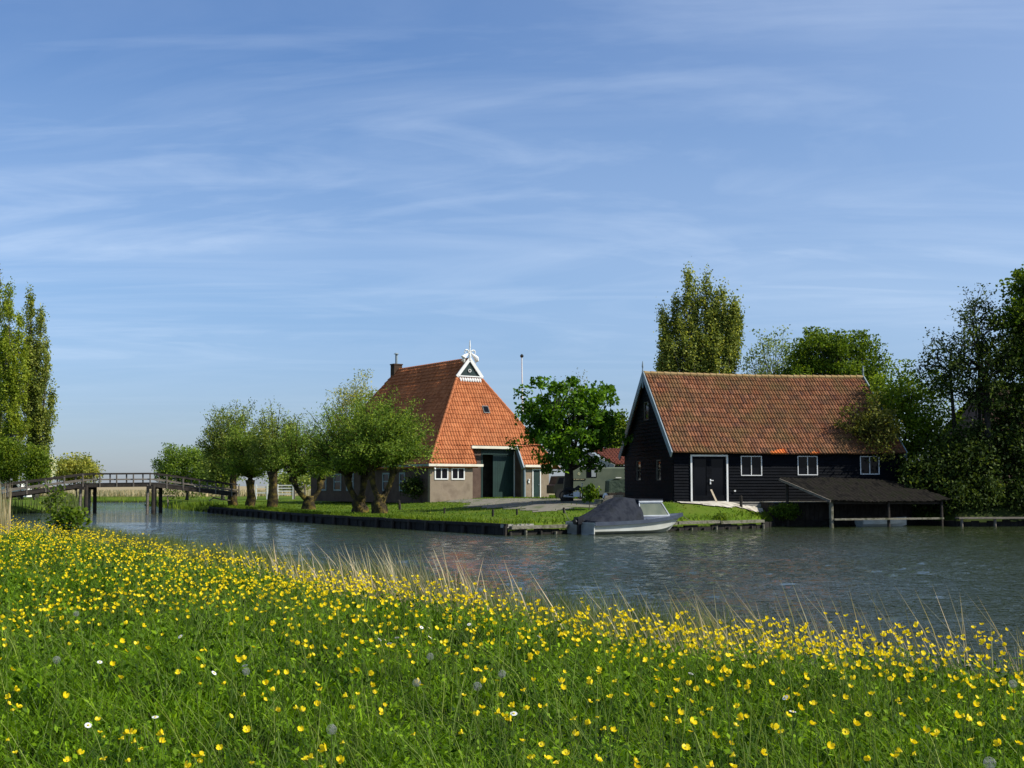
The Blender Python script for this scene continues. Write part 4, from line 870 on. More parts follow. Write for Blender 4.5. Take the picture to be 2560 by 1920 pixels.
for u, v in ((1.3, .2), (3.6, .2), (6.0, .2)): mb = MB(); mb.beam(SF.p(u, v, .9), SF.p(u, v, ze_-.05), .12, .12, up=(0, 1, 0)); mb.out('post', m_wooddark, sd)
VF = Frame(*at(1420, 1250, 78)[:2], R(6)); vn = empty('camper_van', VF.p(1.9, .9, 1.15), 'olive green old van with round yellow emblem parked behind the chestnut trunk', 'van')
m_olive = mat('olive_paint', (.105, .135, .095), (.145, .175, .12), 1.3, .55); z0, z1 = 1.42, zat(1168, 78)
outl = [(.0, z0), (-.03, z0+.5), (.0, z0+1.0), (.12, z0+1.35), (.35, z1-.1), (.6, z1), (3.9, z1), (4.0, z1-.15), (4.0, z0)]
mb = MB(); mb.prism([VF.p(x, 0, z) for x, z in outl], VF.d(0, 1.8)); bd = mb.out('body', m_olive, vn); bm_ = bd.modifiers.new('bevel', 'BEVEL'); bm_.width = .08; bm_.segments = 3
wx = VF.uat(1466); mb = MB(); mb.box(VF.p(wx, -.015, zat(1194, 78)), VF.d(.62, 0), VF.d(0, .014), (0, 0, .62)); w_ = mb.out('side_window', m_glass, vn)
mb = MB(); mb.box(VF.p(wx+.3, -.022, zat(1192, 78)), VF.d(.26, 0), VF.d(0, .006), (0, 0, .42)); mb.out('curtain', mat('pale_curtain', (.35, .40, .42), rough=.8), w_)
mb = MB(); mb.box(VF.p(VF.uat(1449), -.012, zat(1173, 78)), VF.d(.25, 0), VF.d(0, .011), (0, 0, .16)); mb.out('side_window', m_glass, vn)
mb = MB(); c_ = VF.p(VF.uat(1447), -.012, zat(1184.5, 78)); mb.tube([c_, c_+VF.d(0, .012)], .085, 14); em = mb.out('emblem', mat('emblem_yellow', (.55, .55, .32), rough=.6), vn)
mb = MB(); mb.tube([c_+VF.d(0, -.004), c_+VF.d(0, .001)], .04, 12); mb.out('emblem_centre', m_olive, em)
mb = MB(); mb.box(VF.p(VF.uat(1424), -.03, zat(1200, 78)), VF.d(.98, 0), VF.d(0, .028), (0, 0, .085)); sg_ = mb.out('sign_board', mat('sign_black', (.02, .02, .015), rough=.6), vn)
mb = MB(); x_ = VF.uat(1428)
for k in range(17):
    if k in (5, 11): continue
    mb.box(VF.p(x_+k*.046, -.034, zat(1199.2, 78)), VF.d(.034*random.uniform(.6, 1), 0), VF.d(0, .003), (0, 0, .045))
mb.out('lettering', mat('sign_letters', (.55, .50, .30), rough=.6), sg_)
for x in (.95, 3.2):
    mb = MB(); mb.tube([VF.p(x, -.03, 1.46), VF.p(x, .2, 1.46)], .33, 18); wl = mb.out('wheel', mat('tyre_rubber', (.012, .012, .012), rough=.8), vn)
    mb = MB(); mb.tube([VF.p(x, -.045, 1.46), VF.p(x, .0, 1.46)], .18, 14); mb.out('rim', m_greypaint, wl)
    mb = MB()
    for k in range(10):
        a0, a1 = math.pi*k/10, math.pi*(k+1)/10; mb.beam(VF.p(x+math.cos(a0)*.40, -.02, 1.46+math.sin(a0)*.40), VF.p(x+math.cos(a1)*.40, -.02, 1.46+math.sin(a1)*.40), .05, .05, up=VF.d(0, -1))
    mb.out('wheel_arch', mat('arch_grey', (.30, .33, .30), rough=.5), vn)
JF = Frame(*at(1384, 1249, 84)[:2], R(14)); jp = empty('offroad_car', JF.p(.8, .9, 1.1), 'dark olive boxy off-road car parked in the shade left of the chestnut trunk', 'car'); m_dk = mat('dark_car_paint', (.02, .022, .018), rough=.35)
mb = MB(); mb.prism([JF.p(x, 0, z) for x, z in ((0, 1.5), (0, 2.05), (.15, 2.1), (.3, 2.65), (1.7, 2.68), (1.9, 2.1), (2.6, 2.05), (2.65, 1.5))], JF.d(0, 1.7)); mb.out('body', m_dk, jp)
mb = MB(); mb.prism([JF.p(x, -.012, z) for x, z in ((.25, 2.15), (.4, 2.55), (1.55, 2.57), (1.72, 2.15))], JF.d(0, .011)); mb.out('side_window', m_glass, jp)
for x in (.5, 2.1): mb = MB(); mb.tube([JF.p(x, -.04, 1.46), JF.p(x, .2, 1.46)], .36, 16); mb.out('wheel', bpy.data.materials['tyre_rubber'], jp)
TF = Frame(*at(1522, 1250, 76.5)[:2], R(9)); tr_ = empty('covered_trailer', TF.p(.7, .6, 1.2), 'green tarp-covered trailer load standing against the barn in the shade', 'trailer')
mb = MB(); mb.prism([TF.p(x, 0, z) for x, z in ((0, 1.62), (.05, 2.3), (.3, 2.42), (1.2, 2.40), (1.5, 2.1), (1.5, 1.62))], TF.d(0, 1.1)); mb.out('tarpaulin', mat('green_tarpaulin', (.03, .055, .04), (.05, .08, .055), 3, .6, .8, 6), tr_)
mb = MB(); mb.box(TF.p(.0, -.02, 1.45), TF.d(1.55, 0), TF.d(0, 1.15), (0, 0, .14)); mb.out('bed', m_wooddark, tr_)
mb = MB(); mb.box(TF.p(.42, -.06, zat(1195, 76.5)), TF.d(.34, 0), TF.d(0, .04), (0, 0, .05)); mb.out('strap', m_white, tr_)
mb = MB(); mb.tube([TF.p(.7, -.05, 1.42), TF.p(.7, .08, 1.42)], .24, 14); mb.out('wheel', bpy.data.materials['tyre_rubber'], tr_)
mb = MB(); g_ = gnd(1514, 1254); mb.tube([g_, g_+(0, 0, .30), g_+(0, 0, .42), g_+(0, 0, .46)], [.15, .16, .09, .05], 12); b0 = mb.out('milk_can', m_white, None, g_); tag(b0, 'white canister standing on the low pile beside the green trailer', 'canister')
mb = MB(); g_ = gnd(1535, 1262)
for k in range(7): mb.beam(g_+(-.6+.05*k, .1*k, .08+.11*(k % 4)), g_+(.62-.04*k, .1*k+.25, .10+.11*(k % 4)), .16, .1)
tag(mb.out('timber_pile', m_wood, None, g_), 'low pile of weathered planks left of the barn gable', 'wood pile')
mb = MB(); g_ = gnd(1512, 1264); V = []; 
for k in range(9):
    a_ = k*.7; mb.tube([g_+(math.cos(a_)*.3-.05, .15*math.sin(a_), 0), g_+(math.cos(a_)*.2, .1*math.sin(a_), .22), g_+(math.cos(a_)*.05, .02, .32)], [.16, .14, .05], 7)
tag(mb.out('rubble_heap', mat('green_grey_rubble', (.06, .07, .05), (.12, .12, .09), 3, .95), None, g_), 'small greenish heap of rubble in the shade beside the sapling', 'heap')
# motorbike
mo = gnd(1440, 1254); mt_ = empty('motorcycle', mo, 'parked motorcycle half hidden in the shade beside the olive van', 'motorcycle')
for dx in (-.62, .62):
    mb = MB()
    for k in range(16): a0, a1 = k/16*6.2832, (k+1)/16*6.2832; mb.beam(mo+(dx+math.cos(a0)*.27, 0, .31+math.sin(a0)*.27), mo+(dx+math.cos(a1)*.27, 0, .31+math.sin(a1)*.27), .07, .08, up=(0, 1, 0))
    w_ = mb.out('wheel', bpy.data.materials['tyre_rubber'], mt_)
    mb = MB(); mb.tube([mo+(dx, -.05, .31), mo+(dx, .05, .31)], .05, 8); mb.out('hub', m_alu, w_)
mb = MB(); mb.tube([mo+(-.62, 0, .31), mo+(-.1, 0, .42), mo+(.3, 0, .72), mo+(.62, 0, .31)], .035, 6); mb.tube([mo+(.3, 0, .7), mo+(.36, 0, .98)], .025, 6); mb.tube([mo+(.3, -.3, 1.0), mo+(.36, 0, .98), mo+(.3, .3, 1.0)], .018, 6); mb.box(mo+(-.15, -.12, .26), (.35, 0, 0), (0, .24, 0), (0, 0, .26)); mb.tube([mo+(-.1, -.1, .25), mo+(-.7, -.12, .28)], [.035, .05], 8); mb.out('frame', m_alu, mt_)
mb = MB(); mb.tube([mo+(-.05, 0, .66), mo+(.15, 0, .76), mo+(.32, 0, .70)], [.08, .14, .07], 9); mb.out('fuel_tank', m_dk, mt_)
mb = MB(); mb.tube([mo+(-.62, 0, .66), mo+(-.35, 0, .68), mo+(-.05, 0, .64)], [.06, .11, .09], 8); mb.out('saddle', bpy.data.materials['tyre_rubber'], mt_)
# grey rounded panel, picnic table, flagpole
pq = gnd(1044, 1249); mb = MB(); hh = 51/FPX*pq[1]; ww = 24/FPX*pq[1]; mb.prism([pq+(-ww/2, 0, -.1), pq+(ww/2, 0, -.1), pq+(ww/2, 0, hh-.05), pq+(ww/2-.1, 0, hh), pq+(-ww/2+.1, 0, hh), pq+(-ww/2, 0, hh-.05)], (-.25, .22, 0))
tag(mb.out('garden_screen', mat('pale_panel', (.36, .38, .37), (.30, .31, .28), 1.5, .6), None, pq), 'pale grey upright slab standing by the corner of the farmhouse', 'panel')
pt = gnd(993, 1246); pc = empty('picnic_table', pt, 'weathered picnic table with benches in the shade of the farmhouse wall', 'picnic table')
for nm, y, z, w_ in (('table_top', 0, .74, .7), ('bench', -.62, .44, .26), ('bench', .62, .44, .26)):
    mb = MB(); n_ = 5 if nm == 'table_top' else 2
    for k in range(n_): mb.box(pt+(-.95, y-w_/2+k*w_/n_, z), (1.9, .25, 0), (0, w_/n_*.9, 0), (0, 0, .04))
    mb.out(nm, m_wood, pc)
for x in (-.6, .6):
    for s in (-1, 1): mb = MB(); mb.beam(pt+(x, s*.62, 0), pt+(x, s*.1, .74), .08, .05); mb.out('leg', m_wood, pc)
fp0 = np.array(at(1310, 1240, 101)); fp0[2] = 1.1; ft = np.array(at(1304.6, 894, 101)); mb = MB(); mb.tube([fp0, ft], [.09, .045], 8); fo = empty('flagpole', fp0, 'slim white flagpole with dark ball rising behind the chestnut tree', 'flagpole'); mb.out('pole', m_white, fo)
mb = MB(); mb.tube([ft+(0, 0, z) for z in (-.02, .05, .13, .22, .28)], [.04, .12, .15, .11, .03], 8); mb.out('ball', m_dk, fo)
# white paddock gate and fence
for k, (xa, xb, lb) in enumerate(((694, 733, 'white five-barred field gate seen between the willow trunks'), (736, 762, 'grey rail fence panel right of the white field gate'), (640, 668, 'short white rail fence panel left of the white field gate'))):
    Yg = 112; g0, g1 = at(xa, 1232, Yg), at(xb, 1232, Yg); g0[2] = g1[2] = 1.05; gt = empty('field_gate' if k == 0 else 'rail_fence', g0, lb, 'gate' if k == 0 else 'fence', None if k == 0 else 'rail fence panels'); mm = m_white if k != 1 else m_wood
    for z in ((.25, .5, .75, 1.0) if k == 0 else (.35, .85)): mb = MB(); mb.beam(g0+(0, 0, z), g1+(0, 0, z), .04, .10); mb.out('rail', mm, gt)
    for p in (g0, g1): mb = MB(); mb.beam(p-(0, 0, .2), p+(0, 0, 1.1), .12, .12, up=(0, 1, 0)); mb.out('post', mm, gt)
# white van far left behind the bridge
wv = at(27, 1200, 128); wv[2] = .55; wn_ = empty('white_van', wv, 'small white van half hidden behind the left end of the footbridge', 'van')
mb = MB(); mb.prism([wv+(x, 0, z) for x, z in ((-.95, .35), (-.95, 1.75), (-.8, 1.9), (.6, 1.9), (1.0, 1.3), (1.5, 1.15), (1.55, .35))], (0, 1.6, 0)); mb.out('body', m_white, wn_)
mb = MB(); mb.prism([wv+(x, -.012, z) for x, z in ((-.6, 1.2), (-.6, 1.7), (.5, 1.7), (.8, 1.2))], (0, .011, 0)); mb.out('side_window', m_glass, wn_)
for x in (-.5, 1.0): mb = MB(); mb.tube([wv+(x, -.03, .3), wv+(x, .15, .3)], .3, 14); mb.out('wheel', bpy.data.materials['tyre_rubber'], wn_)
# building at the far right, behind the trees
RF = Frame(*at(2462, 1250, 76)[:2], R(4)); rbd = empty('right_barn', RF.p(4, 3, 1.1), 'old farm building with dark brown tiled roof hidden by trees at the right edge', 'barn')
z0, z1 = zat(1118, 76), zat(968, 79.5)
tiles('roof_tiles', RF.p(-.3, -.3, z0), RF.p(14, -.3, z0), RF.p(14, 3.8, z1+.3), RF.p(1.8, 3.8, z1), m_tile_old, rbd, tw=.26, course=.4)
tiles('roof_tiles', RF.p(14, 8.0, z0), RF.p(-.3, 8.0, z0), RF.p(1.8, 3.81, z1), RF.p(14, 3.81, z1+.3), m_tile_old, rbd, tw=.3, course=.5)
mb = MB(); mb.box(RF.p(0, 0, .7), RF.d(13.8, 0), RF.d(0, 7.6), (0, 0, z0-.7)); mb.prism([RF.p(.0, .1, z0), RF.p(0, 7.5, z0), RF.p(1.7, 3.8, z1-.2)], RF.d(.2, 0)); mb.out('wall', m_brickdark, rbd)

# ------------------------------------------------------------------ trees
willow(588, 1256, 100, (516, 640, 996, 1200), 'tall pale pollard willow nearest the right end of the bridge', 150, 116, L_willow2, .20, lean=-.6, tw=.42)
willow(628, 1259, 96, (556, 668, 1060, 1215), 'small round pollard willow with straight trunk second from the bridge', 110, 116, L_willow, .18, tw=.42)
willow(684, 1259, 93, (638, 768, 1020, 1200), 'pollard willow with knotty upright trunk third from the bridge', 140, 124, L_willow2, .19, tw=.45)
willow(776, 1266, 84, (688, 838, 1058, 1210), 'pollard willow with forked mossy trunk bright in the sun', 120, 116, L_willow, .17, fork=[(-1.1, 0), (.75, 1)], tw=.52)
willow(900, 1278, 73.5, (780, 925, 1010, 1215), 'burly pollard willow with dark crown touching the larger one', 140, 116, L_willow, .16, fork=[(-.7, 0), (.25, 1)], tw=.55, headz=2.7)
willow(951, 1281, 71, (846, 1066, 982, 1208), 'biggest pollard willow with wide green crown in front of the farmhouse', 230, 131, L_willow, .165, fork=[(-.5, 0), (.75, 1)], tw=.50, headz=2.9)
crowntree('golden_willow', 885, 122, (812, 985, 932, 1160), 'yellow green willow rising behind the pollards left of the farm roof', L_ywillow, n_clump=80, per=110, size=.26, sig=.6, aspect=.3, group=None)
crowntree('chestnut_tree', 1417, 71, (1286, 1562, 944, 1170), 'broad chestnut tree with large bright leaves between farmhouse and barn', L_chest, n_clump=130, per=85, size=.25, sig=.30, hollow=.45, trunk_r=.27, fork_h=.28, aspect=.62, lumps=.26, shape=.8, bark=m_barkdark, updir=.6)
crowntree('birch_tree', 1440, 128, (1386, 1490, 920, 1080), 'thin drooping birch with sparse brownish leaves behind the chestnut', L_bronze, n_clump=46, per=30, size=.22, sig=.55, aspect=.4, trunk_r=.16, fork_h=.5)
crowntree('garden_tree', 1545, 112, (1490, 1592, 1020, 1190), 'green tree filling the gap left of the black barn gable', L_fresh, n_clump=60, per=90, size=.30, sig=.6)
crowntree('linden_tree', 2085, 104, (1940, 2216, 812, 1120), 'dense fresh green tree rising behind the right half of the barn roof', L_fresh, n_clump=180, per=210, size=.25, sig=.6, hollow=.5, lumps=.22)
crowntree('ash_tree', 1915, 112, (1842, 2010, 806, 1060), 'airy grey green tree with gaps between the tall poplar and dense tree', L_olive, n_clump=95, per=38, size=.24, sig=.45, hollow=.3, trunk_r=.2)
crowntree('young_ash_tree', 1998, 106, (1935, 2075, 872, 1080), 'olive young tree poking up in front of the dense tree behind the barn', L_poplar2, n_clump=60, per=60, size=.26, sig=.5)
LM = [(1722, 668, 24), (1766, 668, 26), (1690, 735, 25), (1810, 702, 16), (1838, 742, 17), (1657, 772, 20), (1848, 786, 12), (1745, 700, 30), (1790, 730, 26), (1662, 830, 22), (1830, 800, 26), (1700, 790, 34), (1780, 780, 36), (1655, 885, 24), (1740, 830, 40)]
LM = [(x, y+10, w*.98) for x, y, w in LM]
poplar(1745, 112, (1645, 1850, 668, 960), 'tall broad poplar with many upright plumes behind the left half of the barn', L_poplar, n=44, per=88, size=.21, sig=.42, limbs=LM)
poplar(15, 150, (-34, 40, 682, 1190), 'tallest poplar cut by the left edge of the picture', L_poplar, 'poplars left of the bridge', n=66, per=100, size=.24, sig=.45, base_z=.6, limbs=[(-6, 682, 34), (-22, 760, 30), (-40, 720, 28)])
poplar(45, 147, (14, 74, 730, 1190), 'slender poplar second from the right in the left row', L_poplar2, 'poplars left of the bridge', n=66, per=105, size=.24, sig=.45, base_z=.6, limbs=[(27, 728, 27), (44, 800, 26), (14, 850, 26)])
poplar(88, 150, (54, 146, 736, 1190), 'slender poplar at the right end of the left row beside open sky', L_poplar, 'poplars left of the bridge', n=66, per=96, size=.24, sig=.42, base_z=.6, limbs=[(77, 730, 19), (103, 775, 19), (122, 895, 20), (130, 985, 17), (92, 900, 27), (68, 840, 22)])
crowntree('round_bush', 196, 140, (120, 262, 1136, 1215), 'rounded yellow green bush behind the bridge left pile', L_ywillow, 'bush', n_clump=60, per=130, size=.25, sig=.5, trunk_r=.08, fork_h=.2, base_z=.6)
crowntree('hawthorn', 125, 132, (98, 142, 1128, 1205), 'white flowering hawthorn at the foot of the right hand poplar', leafmat('hawthorn_blossom', (.30, .32, .24), (.5, .5, .42), .3), 'shrub', n_clump=30, per=50, size=.2, sig=.4, trunk_r=.06, base_z=.6)
crowntree('leafy_shrub', 35, 128, (-30, 70, 1085, 1225), 'dark green shrub under the tallest poplar at the left edge', L_bush, 'shrub', 'shrubs below the poplars', n_clump=60, per=90, size=.28, sig=.6, trunk_r=.08, base_z=.6)
crowntree('leafy_shrub', 90, 126, (58, 128, 1110, 1228), 'bright green shrub below the right hand poplar of the row', L_bush, 'shrub', 'shrubs below the poplars', n_clump=50, per=90, size=.26, sig=.6, trunk_r=.08, base_z=.6)
crowntree('waterside_tree', 470, 128, (384, 560, 1104, 1240), 'round soft green tree beyond the right half of the bridge', L_willow, n_clump=120, per=150, size=.2, sig=.5, trunk_r=.15, fork_h=.25, base_z=.5)
crowntree('waterside_tree', 560, 120, (505, 612, 1108, 1235), 'lower green tree behind the first pollard willow', L_willow2, n_clump=70, per=90, size=.26, sig=.55, trunk_r=.15, base_z=.7)
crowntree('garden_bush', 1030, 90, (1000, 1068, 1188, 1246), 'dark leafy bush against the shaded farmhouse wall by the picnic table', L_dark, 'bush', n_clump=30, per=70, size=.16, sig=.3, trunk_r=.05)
crowntree('far_tree', 738, 175, (655, 800, 1170, 1240), 'distant small tree seen over the white gate between willow trunks', L_willow2, n_clump=40, per=60, size=.4, sig=.8, trunk_r=.1)
sp = crowntree('sapling', 1471, 63.5, (1450, 1500, 1203, 1262), 'young sapling with a few bright green leaves on the grass left of the boat', L_fresh, n_clump=26, per=16, size=.17, sig=.12, hollow=.2, trunk_r=.022, fork_h=.3, aspect=.8, branches=True)
# right-hand group
crowntree('fresh_tree', 2235, 70.5, (2115, 2375, 905, 1240), 'fresh green tree leaning over the right end of the barn roof', L_spring, n_clump=170, per=130, size=.18, sig=.42, hollow=.4, trunk_r=.16, fork_h=.15, lumps=.3, bark=m_barkdark)
crowntree('maple_tree', 2262, 67.6, (2098, 2260, 985, 1165), 'olive brown leaved tree hanging in front of the barn roof corner', leafmat('olive_brown_leaves', (.05, .055, .012), (.10, .11, .022), .3), n_clump=70, per=75, size=.15, sig=.32, hollow=.3, trunk_r=.10, fork_h=.45, lumps=.3, bark=m_barkdark)
al = [(2345, 905, 1100, 2300, 2480), ]
crowntree('alder_tree', 2474, 66.4, (2352, 2560, 770, 1080), 'slender alder with dark trunk and open crown against the sky', L_dark, n_clump=120, per=62, size=.165, sig=.34, hollow=.25, trunk_r=.17, fork_h=.62, lumps=.3, bark=m_barkdark)
crowntree('alder_tree', 2450, 67.5, (2385, 2505, 708, 860), 'thin upright alder with sparse top leaves highest at the right', L_dark, 'tree', n_clump=50, per=22, size=.15, sig=.25, hollow=.1, trunk_r=.08, fork_h=.7, bark=m_barkdark, shape=.8)
crowntree('alder_tree', 2400, 68, (2278, 2440, 818, 1010), 'alder leaning left with bare lower branches over the fresh tree', L_dark, n_clump=60, per=40, size=.16, sig=.3, hollow=.2, trunk_r=.1, fork_h=.75, bark=m_barkdark)
crowntree('edge_chestnut', 2600, 67, (2478, 2740, 645, 1060), 'big leaved tree cut by the right edge of the picture', L_fresh, n_clump=150, per=130, size=.24, sig=.42, hollow=.4, trunk_r=.25, fork_h=.3, lumps=.25, bark=m_barkdark)
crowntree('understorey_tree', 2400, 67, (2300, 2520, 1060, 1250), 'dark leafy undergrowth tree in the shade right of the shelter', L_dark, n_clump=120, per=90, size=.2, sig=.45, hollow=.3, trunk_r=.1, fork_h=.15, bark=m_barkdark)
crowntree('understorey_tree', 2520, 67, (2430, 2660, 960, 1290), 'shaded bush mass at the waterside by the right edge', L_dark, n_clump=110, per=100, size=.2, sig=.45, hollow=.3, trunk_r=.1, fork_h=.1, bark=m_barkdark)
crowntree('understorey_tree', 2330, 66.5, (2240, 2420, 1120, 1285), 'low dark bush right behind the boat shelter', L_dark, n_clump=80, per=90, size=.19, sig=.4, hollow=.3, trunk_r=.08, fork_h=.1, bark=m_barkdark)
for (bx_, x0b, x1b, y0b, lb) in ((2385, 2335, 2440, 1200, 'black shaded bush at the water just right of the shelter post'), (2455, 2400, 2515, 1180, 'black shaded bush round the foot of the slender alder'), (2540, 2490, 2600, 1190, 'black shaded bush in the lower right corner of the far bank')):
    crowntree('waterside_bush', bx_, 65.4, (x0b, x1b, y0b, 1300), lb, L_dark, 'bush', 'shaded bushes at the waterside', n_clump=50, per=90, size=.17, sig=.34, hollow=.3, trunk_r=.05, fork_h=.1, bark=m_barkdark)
crowntree('nettle_clump', 1935, 64.3, (1915, 2010, 1256, 1300), 'green weeds growing on the sandy bank left of the shelter', L_fresh, 'plant', n_clump=50, per=60, size=.11, sig=.14, trunk_r=.01, fork_h=.05, hollow=.2)
crowntree('nettle_clump', 1803, 60.3, (1785, 1815, 1280, 1318), 'small leafy weed hanging over the low quay right of the boat', L_fresh, 'plant', n_clump=14, per=30, size=.11, sig=.12, trunk_r=.012, fork_h=.1)

# ------------------------------------------------------------------ lawn tufts, reeds, meadow
def in_frustum(n, y0, y1, tw=.47):
    Y = np.sqrt(rng.random(n)*(y1**2-y0**2)+y0**2); X = (rng.random(n)*2-1)*tw*Y; return X, Y
X, Y = in_frustum(150000, 52, 112); d, ii = sdw(X, Y); k = (d > .15) & (ii >= 8)
def pinpoly(X, Y, P):
    ins = np.zeros(X.shape, bool); n = len(P)
    for i in range(n):
        ax, ay = P[i]; bx, by = P[(i+1) % n]; ins ^= ((ay > Y) != (by > Y)) & (X < ax+(Y-ay)/(by-ay if by != ay else 1e-9)*(bx-ax))
    return ins
path = [G2(1085, 1249), G2(1210, 1247.5), G2(1420, 1247), G2(1560, 1250), G2(1580, 1266), G2(1440, 1270), G2(1400, 1280), G2(1340, 1283), G2(1280, 1274), G2(1150, 1270), G2(1170, 1260), G2(1080, 1253)]
sandp = SANDP
foot1 = [FH.p(a_, b_, 0)[:2] for a_, b_ in ((0, 0), (FW, 0), (FW, FL), (0, FL))]; foot2 = [BF.p(a_, b_, 0)[:2] for a_, b_ in ((0, 0), (BL, 0), (BL, BW), (0, BW))]
k &= ~pinpoly(X, Y, foot1) & ~pinpoly(X, Y, foot2) & ~(pinpoly(X, Y, path) & (rng.random(len(X)) > np.clip(.25*np.sin(X*1.1+np.sin(Y*.7)*2)*np.sin(Y*.8+X*.3)+.05, .03, .3))) & ~pinpoly(X, Y, sandp)
k &= (rng.random(len(X)) < np.where(d < 1.6, 1, .5)) & ~((X > 21.3) & (rng.random(len(X)) > .12))
X, Y, d = X[k], Y[k], d[k]; n = len(X); P = np.stack([X, Y, height(X, Y)-.01], 1)
h = np.where(d < 1.3, .20, .085)*rng.uniform(.5, 1.5, n); V, F, A = blades(P, h, np.full(n, .05), rng.normal(size=(n, 2))*.4, 2)
tag(mesh('lawn_grass', V, F, L_lawn, attr=A), 'short mown bright green grass with a ragged waterside edge', 'grass', kind='stuff')
# ragged fringe hanging over the quay edges
e_ = np.array(edge_pts(qa, .02)); e2 = np.array(edge_pts([(-.1, 52.5), (11.9, 61.3)], .03)); n1 = len(e_); e_ = np.concatenate([e_, e2]); n = len(e_); cl_ = np.sin(e_[:, 0]*2.1)+np.sin(e_[:, 0]*5.3+1)+rng.normal(size=n)*.8; kk = cl_ > np.where(np.arange(n) < n1, -1.4, .1); e_ = e_[kk]; n = len(e_)
P = np.stack([e_[:, 0]+rng.uniform(.0, .35, n), e_[:, 1]+rng.uniform(-.05, .3, n), np.full(n, .42)+rng.normal(size=n)*.02], 1)
V, F, A = blades(P, rng.uniform(.10, .30, n), np.full(n, .035), rng.normal(size=(n, 2))*.6-np.array((.2, .6)), 3)
tag(mesh('quay_fringe_grass', V, F, L_lawn, attr=A), 'longer grass tufts hanging over the quay edge', 'grass', kind='stuff')
# reeds on the natural banks round and beyond the bridge
def bank(n, idxs, lo, hi, hmin, hmax, mt, name, label, w=.05, tw=.47, y0=84, y1=210, lean=.15):
    X, Y = in_frustum(n, y0, y1, tw); d, ii = sdw(X, Y); k = (d > lo) & (d < hi) & np.isin(ii, idxs); X, Y = X[k], Y[k]; n = len(X)
    P = np.stack([X, Y, np.maximum(height(X, Y), -.1)], 1); V, F, A = blades(P, rng.uniform(hmin, hmax, n), np.full(n, w), rng.normal(size=(n, 2))*lean, 2); tag(mesh(name, V, F, mt, attr=A), label, 'reeds', kind='stuff')
bank(160000, [1, 2, 3, 4, 5], -.5, 2.5, .5, 1.0, L_reedgreen, 'bank_reeds', 'green reeds fringing the canal by the bridge', .06)
bank(120000, [5, 6, 7, 8, 9], -.3, 1.2, .3, .7, L_bush, 'bank_undergrowth', 'low dark green bank plants beyond the bridge', .08)
X = rng.uniform(-90, -10, 30000); Y = rng.uniform(160, 190, 30000); P = np.stack([X, Y, np.full(30000, .7)], 1); V, F, A = blades(P, rng.uniform(.5, 1.0, 30000), np.full(30000, .1), rng.normal(size=(30000, 2))*.2, 2)
tag(mesh('far_reeds', V, F, L_reed, attr=A), 'pale dry reed field beyond the end of the canal', 'reeds', kind='stuff')

# near meadow
def patch(x, y): return .5+.25*np.sin(x*1.7+y*.8)+.25*np.sin(x*.6-y*1.9+2)+.2*np.sin(x*4.3+y*3.1)+.15*np.sin(7.1*x-5.3*y)
X, Y = scatter_near(270000, 2.3, 42, 1.25); d, ii = sdw(X, Y); k = (ii == 0) & (d > .35); X, Y, d = X[k], Y[k], d[k]; n = len(X)
pz = patch(X, Y); P = np.stack([X, Y, height(X, Y)-.02], 1)
h = rng.uniform(.06, .19, n)*(.6+.8*pz)*np.where(d < 2.6, 1.15, 1); w = .0066*np.maximum(Y/4, .8)**.5*rng.uniform(.5, 1.8, n)
broad = rng.random(n) < .06; w = np.where(broad, w*3, w); h = np.where(broad, h*.75, h)
ln = rng.normal(size=(n, 2))*.62+np.array((-.12, .02))
V, F, A = blades(P, h, w, ln, 3, .8); tag(mesh('meadow_grass', V, F, L_grass, attr=A), 'lush dark and light green meadow grass in the foreground', 'grass', kind='stuff')
X, Y = scatter_near(120000, 2.3, 30, 1.25); d, ii = sdw(X, Y); k = (ii == 0) & (d > .5); X, Y = X[k], Y[k]; n = len(X)
V, F, A = leaves(np.stack([X, Y, height(X, Y)+rng.uniform(.03, .19, n)*(.6+.8*patch(X, Y))], 1), .024*np.maximum(Y/5, .8)**.5*rng.uniform(.5, 1.5, n), aspect=.5, updir=.8)
tag(mesh('meadow_leaves', V, F, L_grass, attr=A), 'small broad herb leaves between the meadow grass blades', 'leaves', kind='stuff')
# pale flowering grass stems
X, Y = scatter_near(14000, 2.4, 40, 1.2); d, ii = sdw(X, Y); k = (ii == 0) & (d > .6); X, Y = X[k], Y[k]; n = len(X); P = np.stack([X, Y, height(X, Y)], 1)
V, F, A = blades(P, rng.uniform(.25, .42, n), .0028*np.maximum(Y/4, 1)**.6, rng.normal(size=(n, 2))*.38+np.array((-.12, 0)), 3, .6); tag(mesh('grass_stems', V, F, L_grasslight, attr=A), 'thin pale stems sticking out of the meadow grass', 'grass', kind='stuff')
# green bank grass and young reed at the water's edge, denser to the left
def strip(n, y0, y1, p, s0, s1, hm, hx, wk, mt, name, label, lean, bias=(0, 0), dens=None, curl=.4, segs=3):
    q = 2-p; Y = (y0**q+rng.random(n)*(y1**q-y0**q))**(1/q); s = rng.uniform(s0, s1, n); X = -.57*(Y-8.6)+4.0/.869*1.0-(s/.869)+np.interp(Y, [3.2, 9.3, 12.2], [3.97, 1.15, 0])
    if dens is not None: k = rng.random(n) < dens(X, Y, s); X, Y, s = X[k], Y[k], s[k]
    n = len(X); P = np.stack([X, Y, np.maximum(height(X, Y), -.15)], 1)
    V, F, A = blades(P, rng.uniform(hm, hx, n), wk*np.maximum(Y/5, 1)**.6*rng.uniform(.6, 1.4, n), rng.normal(size=(n, 2))*lean+np.array(bias), segs, curl); return tag(mesh(name, V, F, mt, attr=A), label, 'reeds', kind='stuff')
cl2 = lambda X, Y, s: np.interp(Y, [5, 9], [.4, 1])*np.clip(.35+.5*np.sin(Y*1.1+s)+.45*np.sin(Y*2.7+1.3)+.2*np.sin(Y*.37), .06, 1)
